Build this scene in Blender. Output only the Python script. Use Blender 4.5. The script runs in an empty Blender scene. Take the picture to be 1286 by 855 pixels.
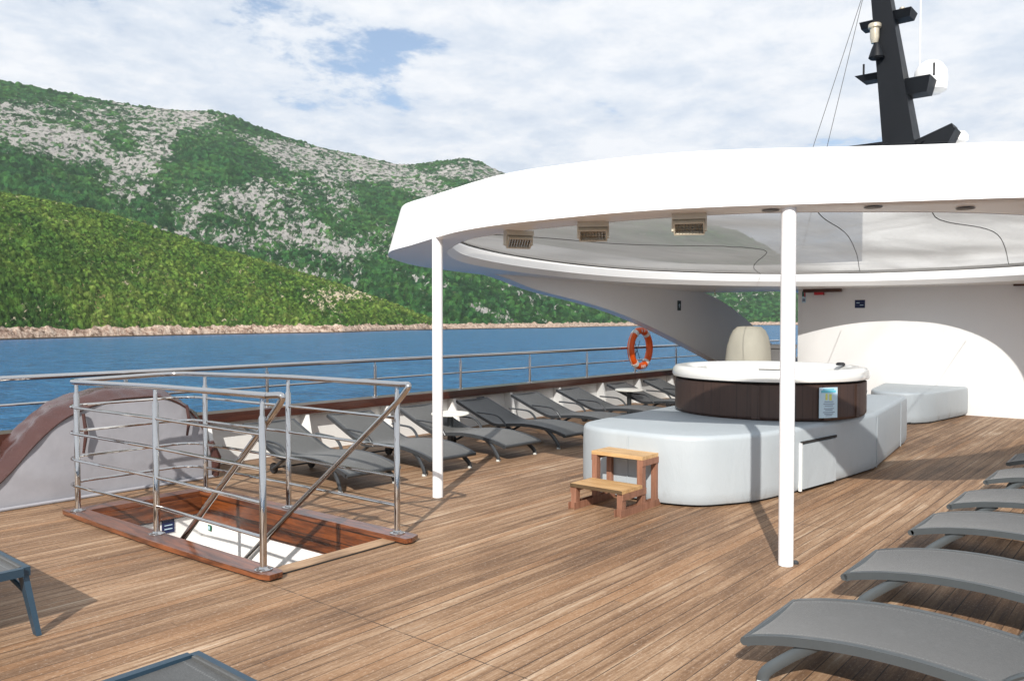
import bpy, bmesh, math, random
import numpy as np
from mathutils import Vector, Matrix
random.seed(7)
R = math.radians
S = bpy.context.scene
COL = S.collection

# ------------------------------------------------------------------ camera, sky, sun, exposure
cam_d = bpy.data.cameras.new('camera'); cam = bpy.data.objects.new('camera', cam_d); COL.objects.link(cam)
YAW = 40.113
cam.location = (0, 0, 1.55)
cam.rotation_euler = (R(90 - 1.445), 0, R(YAW - 90))
cam_d.sensor_width = 36; cam_d.lens = 1011 / 1286 * 36
cam_d.clip_start = 0.05; cam_d.clip_end = 60000
S.camera = cam
S.render.engine = 'CYCLES'
S.view_settings.view_transform = 'Standard'; S.view_settings.look = 'None'
S.view_settings.gamma = 1; S.view_settings.use_curve_mapping = False
S.view_settings.exposure = 0.64
S.cycles.max_bounces = 8; S.cycles.transparent_max_bounces = 12

SUN_EL = 35.0
LIGHT_DIR = Vector((math.cos(R(29.3)) * math.cos(R(SUN_EL)), math.sin(R(29.3)) * math.cos(R(SUN_EL)), -math.sin(R(SUN_EL))))
sd = bpy.data.lights.new('sun', 'SUN'); sun = bpy.data.objects.new('sun', sd); COL.objects.link(sun)
sd.energy = 4.2; sd.angle = R(0.6); sd.color = (1.0, 0.945, 0.875)
sun.rotation_euler = LIGHT_DIR.to_track_quat('-Z', 'Y').to_euler()
sun.location = (-10, -6, 20)


class NT:
    """small helper for node trees"""
    def __init__(s, tree): s.t = tree; s.n = tree.nodes; s.l = tree.links
    def add(s, typ, **kw):
        n = s.n.new(typ)
        for k, v in kw.items(): setattr(n, k, v)
        return n
    def put(s, sock, v):
        if hasattr(v, 'is_output'): s.l.new(v, sock)
        elif v is not None: sock.default_value = v
    def math(s, op, a, b=None, c=None, clamp=False):
        n = s.add('ShaderNodeMath', operation=op, use_clamp=clamp)
        for i, v in enumerate((a, b, c)):
            if v is not None: s.put(n.inputs[i], v)
        return n.outputs[0]
    def vmath(s, op, a, b=None, scale=None):
        n = s.add('ShaderNodeVectorMath', operation=op)
        s.put(n.inputs[0], a)
        if b is not None: s.put(n.inputs[1], b)
        if scale is not None: s.put(n.inputs['Scale'], scale)
        return n.outputs['Value'] if op in ('DOT_PRODUCT', 'LENGTH', 'DISTANCE') else n.outputs[0]
    def noise(s, vec, scale, detail=4, rough=.55, dist=0, col=False):
        n = s.add('ShaderNodeTexNoise'); s.put(n.inputs['Vector'], vec)
        n.inputs['Scale'].default_value = scale; n.inputs['Detail'].default_value = detail
        n.inputs['Roughness'].default_value = rough; n.inputs['Distortion'].default_value = dist
        return n.outputs['Color' if col else 'Fac']
    def ramp(s, f, stops, interp='LINEAR'):
        n = s.add('ShaderNodeValToRGB'); s.put(n.inputs[0], f); cr = n.color_ramp; cr.interpolation = interp
        while len(cr.elements) < len(stops): cr.elements.new(.5)
        for e, (p, c) in zip(cr.elements, stops):
            e.position = p; e.color = (c, c, c, 1) if isinstance(c, (int, float)) else (*c, 1)
        return n.outputs[0]
    def step(s, f, a, b):
        n = s.add('ShaderNodeMapRange', interpolation_type='SMOOTHSTEP')
        s.put(n.inputs[0], f); n.inputs[1].default_value = a; n.inputs[2].default_value = b
        return n.outputs[0]
    def mix(s, f, a, b, blend='MIX'):
        n = s.add('ShaderNodeMix', data_type='RGBA', blend_type=blend)
        s.put(n.inputs[0], f)
        for i, v in ((6, a), (7, b)):
            s.put(n.inputs[i], (*v, 1) if isinstance(v, tuple) and len(v) == 3 else v)
        return n.outputs[2]
    def sep(s, v):
        n = s.add('ShaderNodeSeparateXYZ'); s.put(n.inputs[0], v); return n.outputs
    def comb(s, x, y, z):
        n = s.add('ShaderNodeCombineXYZ')
        for i, v in enumerate((x, y, z)): s.put(n.inputs[i], v)
        return n.outputs[0]
    def bump(s, h, strength, dist=.01):
        n = s.add('ShaderNodeBump'); s.put(n.inputs['Height'], h)
        n.inputs['Strength'].default_value = strength; n.inputs['Distance'].default_value = dist
        return n.outputs[0]


def build_world():
    w = bpy.data.worlds.new('World'); S.world = w; w.use_nodes = True
    g = NT(w.node_tree); g.n.clear()
    out = g.add('ShaderNodeOutputWorld'); bg = g.add('ShaderNodeBackground')
    sky = g.add('ShaderNodeTexSky', sky_type='NISHITA', sun_disc=False)
    sky.sun_elevation = R(SUN_EL)
    to_sun = -LIGHT_DIR
    sky.sun_rotation = math.atan2(to_sun.x, to_sun.y)
    sky.air_density = 1.0; sky.dust_density = 0.6; sky.ozone_density = 1.2
    d = g.add('ShaderNodeTexCoord').outputs['Generated']
    x, y, z = g.sep(d)
    zz = g.math('ADD', g.math('MAXIMUM', z, 0.0), .13)
    p = g.comb(g.math('DIVIDE', x, zz), g.math('DIVIDE', y, zz), 0.0)
    p = g.vmath('ADD', p, (3.7, 1.9, 0.4))
    big = g.noise(p, 1.5, 10, .60, .15)
    fine = g.noise(g.vmath('MULTIPLY', p, (1.0, 1.0, 1)), 5.2, 9, .66, .1)
    soft = g.noise(p, .6, 3, .5)
    # holes in the deck of cloud where the blue shows
    def hole(vx, vy, vz, lo, hi):
        v = Vector((vx, vy, vz)).normalized()
        return g.step(g.vmath('DOT_PRODUCT', d, tuple(v)), lo, hi)
    dens = g.math('ADD', g.math('MULTIPLY', big, .62), g.math('MULTIPLY', fine, .38))
    for hv in HOLES:
        dens = g.math('SUBTRACT', dens, g.math('MULTIPLY', hole(*hv[:5]), hv[5]))
    cover = g.step(dens, .30, .385)
    tone = g.math('ADD', g.math('MULTIPLY', fine, .56), g.math('MULTIPLY', big, .44))
    cloud = g.ramp(tone, [(.38, (.52, .585, .68)), (.46, (.61, .66, .73)), (.515, (.69, .72, .765)), (.58, (.765, .78, .805))])
    thin = g.mix(g.step(soft, .35, .65), cloud, (.60, .68, .79))
    cloud = g.mix(.22, cloud, thin)
    skyc = g.vmath('SCALE', sky.outputs[0], scale=.10)
    blue = g.mix(.35, skyc, (.42, .56, .78))
    col = g.mix(cover, blue, cloud)
    below = g.step(z, -.02, .0)
    col = g.mix(below, (.08, .16, .24), col)
    g.put(bg.inputs[0], col); bg.inputs[1].default_value = CLOUD_K
    g.l.new(bg.outputs[0], out.inputs[0])


def px_dir(px, py):
    f = 1011.; a = R(YAW); pi = R(1.445)
    fw = Vector((math.cos(a) * math.cos(pi), math.sin(a) * math.cos(pi), -math.sin(pi)))
    rt = Vector((math.sin(a), -math.cos(a), 0)); up = rt.cross(fw)
    return (fw + rt * ((px - 643) / f) - up * ((py - 427.5) / f)).normalized()
CLOUD_K = .83
HOLES = [(*px_dir(405, 40), .992, 1.0, .08), (*px_dir(520, 78), .9975, 1.0, .09), (*px_dir(340, 22), .997, 1.0, .02), (*px_dir(1050, 150), .97, 1.0, .035), (*px_dir(755, 120), .998, 1.0, .05)]
build_world()

# ------------------------------------------------------------------ materials
MATS = {}
def principled(name):
    m = bpy.data.materials.new(name); m.use_nodes = True
    g = NT(m.node_tree); b = m.node_tree.nodes['Principled BSDF']
    MATS[name] = m
    return m, g, b
def plain(name, col, rough=.5, metal=0., var=.12, vscale=6., spec=.5, bump=0., bscale=40., coat=0.):
    m, g, b = principled(name)
    pos = g.add('ShaderNodeTexCoord').outputs['Object']
    n = g.noise(pos, vscale, 5, .6)
    f = g.math('MULTIPLY_ADD', g.math('SUBTRACT', n, .5), var * 2.2, 1.0)
    c = g.vmath('SCALE', (*col,), scale=f)
    g.put(b.inputs['Base Color'], c)
    rr = g.math('MULTIPLY_ADD', g.math('SUBTRACT', g.noise(pos, vscale * 2.3, 4), .5), .25 * rough * 2, rough, clamp=True)
    g.put(b.inputs['Roughness'], rr)
    b.inputs['Metallic'].default_value = metal; b.inputs['Specular IOR Level'].default_value = spec
    b.inputs['Coat Weight'].default_value = coat
    if bump: g.put(b.inputs['Normal'], g.bump(g.noise(pos, bscale, 4), bump, .004))
    return m

GELCOAT = plain('white_gelcoat', (.84, .835, .82), .32, 0, .035, 1.3)
POLE = plain('white_pole_paint', (.80, .80, .80), .3, 0, .03, 5)
STEEL = plain('polished_steel', (.56, .55, .54), .065, 1., .05, 20)
WALLW = plain('white_wall_paint', (.82, .81, .79), .4, 0, .04, 1.0)
BULW = plain('bulwark_paint', (.78, .78, .76), .4, 0, .06, 3)
BLACKP = plain('black_mast_paint', (.005, .0065, .009), .5, 0, .2, 2, .22)
DARKM = plain('dark_frame_metal', (.05, .054, .058), .4, .3, .15, 9)
GREYM = plain('grey_frame_metal', (.085, .098, .105), .38, .35, .1, 9)
BLUEM = plain('blue_grey_frame_metal', (.026, .055, .085), .38, .2, .1, 9)
RUBBER = plain('black_rubber', (.02, .02, .022), .6, 0, .2, 20)
WHEELW = plain('pale_wheel_plastic', (.5, .5, .47), .5, 0, .1, 10)
TABLETOP = plain('cream_table_top', (.78, .76, .68), .35, 0, .05, 6)
CREAM = plain('cream_heater_enamel', (.50, .45, .35), .45, 0, .12, 18)
GLASSD = plain('heater_tube_dark', (.25, .21, .15), .25, 0, .2, 30)
ORANGE = plain('lifebuoy_orange', (.80, .105, .008), .42, 0, .08, 6)
WHITEB = plain('white_band', (.78, .78, .75), .5, 0, .06, 10)
BEIGEC = plain('beige_canvas', (.50, .475, .39), .8, 0, .07, 5, bump=.4, bscale=14)
GREYC = plain('grey_canvas', (.29, .29, .315), .75, 0, .16, 5, bump=1.0, bscale=7)
BROWNV = plain('brown_vinyl', (.060, .026, .022), .27, 0, .15, 4, bump=.7, bscale=3.5)
SIGNB = plain('navy_sign', (.006, .014, .07), .4, 0, .1, 20)
SIGNG = plain('green_sign', (.005, .10, .05), .4, 0, .1, 20)
SIGNDK = plain('dark_sign', (.01, .025, .022), .4, 0, .1, 20)
PAPER = plain('pale_blue_notice', (.50, .66, .76), .3, 0, .06, 30)
TEAL = plain('teal_print', (.13, .48, .60), .4)
YEL = plain('yellow_print', (.62, .66, .16), .4)
INK = plain('grey_ink', (.18, .22, .30), .5)
RED = plain('red_plastic', (.5, .02, .03), .4)
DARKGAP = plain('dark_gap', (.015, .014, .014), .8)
CORD = plain('dark_cord', (.05, .048, .045), .7)
ROPE = plain('pale_rope', (.6, .57, .48), .8)
TUBSHELL = plain('cream_acrylic_shell', (.79, .775, .73), .22, 0, .03, 3, coat=.3)
RADOME = plain('white_radome', (.80, .80, .79), .35, 0, .03, 3)
BRASS = plain('lamp_brass', (.62, .55, .42), .3, .6, .2, 25)
VENTG = plain('grey_locker_paint', (.16, .155, .15), .5, 0, .1, 4)


def mat_vinyl():
    m, g, b = principled('pale_grey_upholstery')
    pos = g.add('ShaderNodeTexCoord').outputs['Object']
    n = g.noise(pos, 2.2, 5, .6)
    stain = g.step(g.noise(pos, 5.5, 6, .65), .60, .75)
    c = g.mix(n, (.335, .378, .405), (.385, .42, .442))
    c = g.mix(g.math('MULTIPLY', stain, .30), c, (.30, .32, .32))
    scuff = g.math('MULTIPLY', g.step(g.noise(g.vmath('MULTIPLY', pos, (1, 1, .4)), 7, 7, .7), .5, .7), g.step(g.sep(pos)[2], .22, .03))
    c = g.mix(g.math('MULTIPLY', scuff, .5), c, (.22, .22, .21))
    g.put(b.inputs['Base Color'], c); b.inputs['Roughness'].default_value = .48
    cr = g.noise(g.vmath('MULTIPLY', pos, (1, 1, .5)), 3.5, 5, .55, .6)
    h = g.math('ADD', g.math('MULTIPLY', cr, .8), g.math('MULTIPLY', g.noise(pos, 160, 2), .05))
    g.put(b.inputs['Normal'], g.bump(h, .5, .025))
    return m
VINYL = mat_vinyl()


def mat_deck():
    m, g, b = principled('weathered_teak_boards')
    pos = g.add('ShaderNodeTexCoord').outputs['Object']
    x, y, z = g.sep(pos)
    W = .078
    yy = g.math('DIVIDE', y, W); row = g.math('FLOOR', yy); fy = g.math('FRACT', yy)
    wn = g.add('ShaderNodeTexWhiteNoise', noise_dimensions='1D'); g.put(wn.inputs['W'], row)
    off = wn.outputs['Value']
    L = 3.6
    xx = g.math('ADD', g.math('DIVIDE', x, L), g.math('MULTIPLY', off, 3.0))
    seg = g.math('FLOOR', xx); fx = g.math('FRACT', xx)
    wn2 = g.add('ShaderNodeTexWhiteNoise', noise_dimensions='2D'); g.put(wn2.inputs['Vector'], g.comb(row, seg, 0.))
    rnd = wn2.outputs['Value']; rc = g.sep(wn2.outputs['Color'])
    jit = g.math('MULTIPLY', rnd, 41.)
    gx = g.comb(g.math('ADD', g.math('MULTIPLY', x, .38), g.math('MULTIPLY', off, 17.)), g.math('MULTIPLY', y, 8.5), g.math('MULTIPLY', off, 5.))
    streak = g.noise(gx, 1.5, 8, .64, .3)
    gx2 = g.comb(g.math('ADD', g.math('MULTIPLY', x, 1.9), jit), g.math('MULTIPLY', y, 42.), jit)
    grain = g.noise(gx2, 1.7, 8, .70, .3)
    gf = g.noise(g.comb(g.math('MULTIPLY', x, 7.), g.math('MULTIPLY', y, 140.), rnd), 1.6, 6, .72, .2)
    patch = g.noise(g.vmath('MULTIPLY', pos, (.6, 1.5, 1)), .8, 6, .62, .4)
    speck = g.noise(g.vmath('MULTIPLY', pos, (1, 1.7, 1)), 42, 6, .78)
    t = g.math('ADD', g.math('ADD', g.math('MULTIPLY', streak, .50), g.math('MULTIPLY', grain, .32)), g.math('MULTIPLY', patch, .36))
    t = g.math('ADD', t, g.math('MULTIPLY', g.math('SUBTRACT', rnd, .5), .035))
    c = g.ramp(t, [(.46, (.092, .050, .027)), (.545, (.172, .097, .052)), (.605, (.245, .146, .081)), (.665, (.33, .215, .13)), (.735, (.50, .39, .285))])
    c = g.mix(g.math('MULTIPLY', g.step(rc[1], .72, 1.), .22), c, (.36, .17, .065))
    c = g.mix(g.math('MULTIPLY', g.step(gf, .52, .66), .42), c, (.095, .055, .032))
    c = g.mix(g.math('MULTIPLY', g.step(gf, .46, .32), .30), c, (.56, .43, .32))
    c = g.mix(g.math('MULTIPLY', g.step(speck, .54, .66), .48), c, (.09, .056, .036))
    c = g.mix(g.math('MULTIPLY', g.step(speck, .46, .34), .40), c, (.60, .50, .40))
    # seams
    ew = g.math('MULTIPLY_ADD', rc[2], .024, .020)
    dy = g.math('MINIMUM', fy, g.math('SUBTRACT', 1., fy))
    dx = g.math('MINIMUM', fx, g.math('SUBTRACT', 1., fx))
    s1 = g.math('LESS_THAN', dy, ew)
    s2 = g.math('MULTIPLY', g.math('LESS_THAN', dx, .0009), .4)
    pj = g.math('LESS_THAN', g.math('ABSOLUTE', g.math('SUBTRACT', x, 2.678)), .003)
    pj2 = g.math('LESS_THAN', g.math('ABSOLUTE', g.math('SUBTRACT', x, 6.09)), .003)
    seam = g.math('MAXIMUM', s1, g.math('MAXIMUM', s2, g.math('MAXIMUM', pj, pj2)))
    wear = g.math('MULTIPLY_ADD', g.step(g.noise(g.vmath('MULTIPLY', pos, (1, 12, 1)), 1.2, 3), .38, .56), .62, .36)
    c = g.mix(g.math('MULTIPLY', seam, wear), c, (.035, .025, .02))
    g.put(b.inputs['Base Color'], c)
    g.put(b.inputs['Roughness'], g.math('MULTIPLY_ADD', grain, .25, .5))
    b.inputs['Specular IOR Level'].default_value = .3
    hh = g.math('SUBTRACT', g.math('ADD', g.math('MULTIPLY', gf, .35), g.math('MULTIPLY', rnd, .25)), g.math('MULTIPLY', seam, .9))
    g.put(b.inputs['Normal'], g.bump(hh, .55, .004))
    return m
DECK = mat_deck()


def mat_wood(name, c0, c1, rough, axis, scale=10., coat=0., board=None, dark=(.03, .012, .006)):
    m, g, b = principled(name)
    pos = g.add('ShaderNodeTexCoord').outputs['Object']
    st = {'x': (.8, 9, 9), 'y': (9, .8, 9), 'z': (9, 9, .8)}[axis]
    p = g.vmath('MULTIPLY', pos, st)
    n = g.noise(p, scale * .35, 7, .62, .5)
    n2 = g.noise(p, scale * 2.2, 4, .6)
    c = g.mix(g.step(n, .30, .70), c0, c1)
    c = g.mix(g.math('MULTIPLY', g.step(n2, .55, .75), .35), c, dark)
    c = g.mix(g.math('MULTIPLY', g.step(g.noise(pos, 2.3, 4, .6), .5, .7), .35), c, dark)
    h = n2
    if board:
        k = {'x': 0, 'y': 1, 'z': 2}[board[0]]
        fr = g.math('FRACT', g.math('DIVIDE', g.sep(pos)[k], board[1]))
        s = g.math('LESS_THAN', fr, board[2])
        c = g.mix(g.math('MULTIPLY', s, .85), c, (.012, .008, .006))
        h = g.math('SUBTRACT', g.math('MULTIPLY', n2, .2), s)
    g.put(b.inputs['Base Color'], c); b.inputs['Roughness'].default_value = rough
    b.inputs['Coat Weight'].default_value = coat; b.inputs['Coat Roughness'].default_value = .12
    g.put(b.inputs['Normal'], g.bump(h, .25, .003))
    return m
VARN_Y = mat_wood('varnished_mahogany', (.045, .013, .006), (.235, .075, .027), .3, 'y', coat=.6)
VARN_X = mat_wood('varnished_mahogany_cross', (.045, .013, .006), (.20, .062, .022), .3, 'x', coat=.6)
LINER_Y = mat_wood('varnished_liner_boards', (.035, .009, .003), (.19, .052, .012), .28, 'y', coat=.6, board=('z', .105, .09))
CAPW = mat_wood('brown_cap_rail_varnish', (.040, .012, .008), (.075, .025, .015), .35, 'x', coat=.4)
TRIMW = mat_wood('plain_teak_trim', (.26, .16, .09), (.42, .28, .17), .6, 'x')
TREADW = mat_wood('golden_teak_tread', (.38, .22, .09), (.56, .36, .17), .55, 'y', board=('x', .095, .03), dark=(.22, .11, .04))
LEGW = mat_wood('reddish_step_wood', (.19, .085, .05), (.28, .135, .085), .6, 'z', dark=(.1, .05, .03))
BARW = mat_wood('dark_brown_batten', (.07, .03, .02), (.12, .05, .03), .5, 'y')


def mat_skirt():
    m, g, b = principled('dark_brown_tub_staves')
    pos = g.add('ShaderNodeTexCoord').outputs['Object']
    x, y, z = g.sep(pos)
    a = g.math('MULTIPLY', g.math('ARCTAN2', y, x), 9.5)
    fr = g.math('FRACT', a)
    s = g.math('LESS_THAN', fr, .045)
    n = g.noise(g.comb(g.math('MULTIPLY', a, 4.), g.math('MULTIPLY', z, 1.2), 0.), 1.5, 6, .6)
    c = g.mix(n, (.034, .018, .013), (.076, .042, .031))
    g.put(b.inputs['Base Color'], g.mix(g.math('MULTIPLY', s, .8), c, (.010, .007, .006)))
    b.inputs['Roughness'].default_value = .5
    g.put(b.inputs['Normal'], g.bump(g.math('SUBTRACT', g.math('MULTIPLY', n, .3), s), .4, .004))
    return m
SKIRT = mat_skirt()


def mat_sling(name, c0, c1):
    m, g, b = principled(name)
    pos = g.add('ShaderNodeTexCoord').outputs['Object']
    x, y, z = g.sep(pos)
    w1 = g.math('SINE', g.math('MULTIPLY', x, 1250.)); w2 = g.math('SINE', g.math('MULTIPLY', y, 1250.))
    wv = g.math('MULTIPLY', w1, w2)
    n = g.noise(g.vmath('MULTIPLY', pos, (3, .6, 3)), 4., 5, .6)
    wear = g.step(g.noise(pos, 6, 5, .65), .55, .72)
    c = g.mix(n, c0, c1)
    c = g.mix(g.math('MULTIPLY', wear, .40), c, tuple(v * 1.5 for v in c1))
    c = g.mix(g.math('MULTIPLY', g.step(wv, .2, .8), .35), c, tuple(v * .45 for v in c0))
    ax = g.math('ABSOLUTE', x)
    hem = g.math('LESS_THAN', g.math('ABSOLUTE', g.math('SUBTRACT', ax, .247)), .0035)
    stitch = g.math('GREATER_THAN', g.math('SINE', g.math('MULTIPLY', y, 420.)), -.3)
    wv2 = g.noise(g.vmath('MULTIPLY', pos, (1, .35, 1)), 170, 3, .8)
    c = g.mix(g.math('MULTIPLY', g.step(wv2, .5, .68), .45), c, tuple(v * 1.7 for v in c1))
    c = g.mix(g.math('MULTIPLY', g.step(wv2, .48, .32), .45), c, tuple(v * .5 for v in c0))
    c = g.mix(g.math('MULTIPLY', g.math('MULTIPLY', hem, stitch), .6), c, tuple(v * 2.6 for v in c1))
    g.put(b.inputs['Base Color'], c); b.inputs['Roughness'].default_value = .55
    b.inputs['Sheen Weight'].default_value = .15
    g.put(b.inputs['Normal'], g.bump(wv, .35, .001))
    return m
SLING = mat_sling('charcoal_mesh_sling', (.044, .045, .043), (.066, .067, .064))
SLING_B = mat_sling('grey_mesh_sling', (.036, .0385, .039), (.054, .0565, .057))


def mat_sheet():
    """thin dusty film: the longer the path through it, the less gets straight through"""
    m = bpy.data.materials.new('dusty_clear_sheet'); m.use_nodes = True; MATS[m.name] = m
    g = NT(m.node_tree); g.n.clear()
    out = g.add('ShaderNodeOutputMaterial')
    pos = g.add('ShaderNodeTexCoord').outputs['Object']
    n = g.noise(g.vmath('MULTIPLY', pos, (.5, .9, 1)), .8, 5, .55, .8)
    n2 = g.noise(g.vmath('MULTIPLY', pos, (.35, 1.6, 1)), 2.0, 6, .6, .5)
    d = g.add('ShaderNodeBsdfDiffuse'); tl = g.add('ShaderNodeBsdfTranslucent'); tr = g.add('ShaderNodeBsdfTransparent')
    gl = g.add('ShaderNodeBsdfGlossy'); gl.inputs['Roughness'].default_value = .15
    col = g.mix(n2, (.30, .295, .285), (.46, .45, .435))
    g.put(d.inputs[0], col); g.put(tl.inputs[0], g.vmath('SCALE', col, scale=.85))
    tr.inputs[0].default_value = (.93, .95, .97, 1)
    a = g.add('ShaderNodeMixShader'); a.inputs[0].default_value = .45
    g.l.new(d.outputs[0], a.inputs[1]); g.l.new(tl.outputs[0], a.inputs[2])
    geo = g.add('ShaderNodeNewGeometry')
    cosv = g.math('MAXIMUM', g.math('ABSOLUTE', g.vmath('DOT_PRODUCT', geo.outputs['Incoming'], geo.outputs['True Normal'])), .02)
    ly = g.math('ADD', g.sep(pos)[1], g.math('MULTIPLY', g.math('SUBTRACT', n2, .5), 1.6))
    k = g.math('MULTIPLY_ADD', g.step(n, .38, .66), .07, .13)
    k = g.math('ADD', k, g.math('MULTIPLY', g.step(ly, .6, 1.9), .16))
    opac = g.math('SUBTRACT', 1.0, g.math('EXPONENT', g.math('MULTIPLY', g.math('DIVIDE', k, cosv), -1.0)))
    b = g.add('ShaderNodeMixShader'); g.put(b.inputs[0], opac)
    g.l.new(tr.outputs[0], b.inputs[1]); g.l.new(a.outputs[0], b.inputs[2])
    c = g.add('ShaderNodeMixShader'); c.inputs[0].default_value = .025
    g.l.new(b.outputs[0], c.inputs[1]); g.l.new(gl.outputs[0], c.inputs[2])
    g.l.new(c.outputs[0], out.inputs[0])
    return m
SHEET = mat_sheet()


def mat_sea():
    m, g, b = principled('blue_sea_water')
    pos = g.add('ShaderNodeTexCoord').outputs['Object']
    p = g.vmath('MULTIPLY', pos, (1.0, .8, 1))
    w1 = g.noise(p, .12, 4, .6, .4); w2 = g.noise(p, .55, 5, .62, .6); w3 = g.noise(p, 2.2, 3, .6)
    h = g.math('ADD', g.math('MULTIPLY', w1, .8), g.math('ADD', g.math('MULTIPLY', w2, .75), g.math('MULTIPLY', w3, .12)))
    big = g.noise(g.vmath('MULTIPLY', pos, (.4, 1.4, 1)), .012, 5, .6, .5)
    chop = g.noise(g.vmath('MULTIPLY', pos, (1.1, .8, 1)), .16, 7, .68, .6)
    c = g.mix(big, (.010, .086, .205), (.020, .120, .262))
    rip = g.noise(g.vmath('MULTIPLY', pos, (1.1, .8, 1)), .75, 4, .65, .5)
    rip = g.math('ADD', g.math('MULTIPLY', chop, .55), g.math('MULTIPLY', rip, .45))
    c = g.mix(g.math('MULTIPLY', g.step(rip, .50, .60), .72), c, (.003, .040, .115))
    c = g.mix(g.math('MULTIPLY', g.step(rip, .48, .38), .50), c, (.05, .21, .38))
    g.put(b.inputs['Base Color'], c)
    b.inputs['Roughness'].default_value = .22; b.inputs['Specular IOR Level'].default_value = .18
    b.inputs['IOR'].default_value = 1.33
    g.put(b.inputs['Normal'], g.bump(h, 1.0, 1.6))
    return m
SEA = mat_sea()


def mat_hill(name, greens, rock, soil, bush, vor):
    """vegetated limestone: attributes 'rock' (bare stone), 'bare' (gaps between the bushes), 'tint'"""
    m, g, b = principled(name)
    pos = g.add('ShaderNodeTexCoord').outputs['Object']
    def attr(n):
        a = g.add('ShaderNodeAttribute', attribute_name=n); return a.outputs['Fac']
    rk, bare, tint, hue = attr('rock'), attr('bare'), attr('tint'), attr('shore')
    n1 = g.noise(pos, bush * .5, 6, .65)
    n2 = g.noise(pos, bush * .12, 6, .6)
    veg = g.ramp(g.math('ADD', g.math('MULTIPLY', tint, .6), g.math('MULTIPLY', n2, .4)), [(.22, greens[0]), (.45, greens[1]), (.62, greens[2]), (.8, greens[3])])
    n1r = g.noise(g.add('ShaderNodeAttribute', attribute_name='slope_uv').outputs['Vector'], bush * .8, 6, .7, .5)
    su = g.add('ShaderNodeAttribute', attribute_name='slope_uv').outputs['Vector']
    vo = g.add('ShaderNodeTexVoronoi', feature='F1'); vo.inputs['Scale'].default_value = vor; vo.inputs['Randomness'].default_value = 1
    wob = g.vmath('ADD', su, g.vmath('SCALE', g.noise(su, vor * 1.3, 4, .6, 0, True), scale=.9 / vor)); g.put(vo.inputs['Vector'], wob)
    cell = g.sep(vo.outputs['Color'])
    spread = g.ramp(cell[0], [(.0, .42), (.35, .72), (.7, 1.05), (1., 1.75)])
    spread = g.math('MULTIPLY', spread, g.math('MULTIPLY_ADD', g.noise(su, vor * 2.4, 5, .7), 1.1, .45))
    veg = g.vmath('SCALE', veg, scale=spread)
    st = g.mix(n1r, tuple(v * .62 for v in rock), tuple(min(1, v * 1.25) for v in rock))
    st = g.mix(g.step(g.noise(g.add('ShaderNodeAttribute', attribute_name='slope_uv').outputs['Vector'], bush * 1.6, 5, .7, .3), .52, .62), st, tuple(v * .42 for v in rock))
    c = g.mix(g.math('MULTIPLY', g.step(bare, .35, .85), .75), veg, soil)
    ua = g.add('ShaderNodeAttribute', attribute_name='slope_uv'); p2 = ua.outputs['Vector']
    nz = g.math('ADD', g.math('MULTIPLY', g.noise(p2, bush * .20, 8, .78, .8), .45), g.math('MULTIPLY', g.noise(p2, bush * 1.15, 5, .7, .6), .55))
    thr = g.math('ADD', nz, g.math('MULTIPLY', g.math('SUBTRACT', rk, .5), .17))
    shrub = g.math('MULTIPLY_ADD', g.step(cell[1], .30, .24), -.85, 1.0)
    c = g.mix(g.math('MULTIPLY', g.step(thr, .497, .522), shrub), c, st)
    sh = g.mix(g.step(g.noise(pos, .30, 7, .8), .36, .62), (.22, .135, .095), (.56, .45, .36))
    sh = g.mix(g.step(g.noise(pos, .22, 6, .8), .52, .60), sh, (.12, .075, .05))
    sh = g.mix(g.step(g.sep(pos)[2], -7.0, -7.7), sh, (.06, .05, .04))
    c = g.mix(g.step(hue, .4, .6), c, sh)
    g.put(b.inputs['Base Color'], c); b.inputs['Roughness'].default_value = .9
    g.put(b.inputs['Normal'], g.bump(g.noise(su, vor * 1.2, 6, .7, .4), .9, .55 / vor))
    b.inputs['Specular IOR Level'].default_value = .1
    return m
HILL_N = mat_hill('scrub_hillside', [(.011, .034, .009), (.032, .072, .013), (.062, .104, .018), (.115, .15, .034)], (.42, .36, .26), (.20, .17, .075), .22, .55)
HILL_F = mat_hill('limestone_mountain', [(.007, .029, .012), (.015, .053, .016), (.028, .078, .019), (.055, .115, .028)], (.30, .29, .272), (.085, .10, .045), .075, .165)

# ------------------------------------------------------------------ mesh helpers
def new_bm(): return bmesh.new()
def add_box(bm, c, s, rot=None, taper=None):
    vs = []
    for dz in (-.5, .5):
        for dx, dy in ((-.5, -.5), (.5, -.5), (.5, .5), (-.5, .5)):
            v = Vector((dx * s[0], dy * s[1], dz * s[2]))
            if taper and dz > 0: v.x *= taper[0]; v.y *= taper[1]
            if rot is not None: v = rot @ v
            vs.append(bm.verts.new(v + Vector(c)))
    for f in ((0, 3, 2, 1), (4, 5, 6, 7), (0, 1, 5, 4), (1, 2, 6, 5), (2, 3, 7, 6), (3, 0, 4, 7)):
        bm.faces.new([vs[i] for i in f])
    return vs
def bevel(bm, w=.005, seg=2):
    es = [e for e in bm.edges if len(e.link_faces) == 2 and e.calc_face_angle(0) > .5]
    bmesh.ops.bevel(bm, geom=es, offset=w, offset_type='OFFSET', segments=seg, profile=.6, affect='EDGES', clamp_overlap=True)
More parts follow.
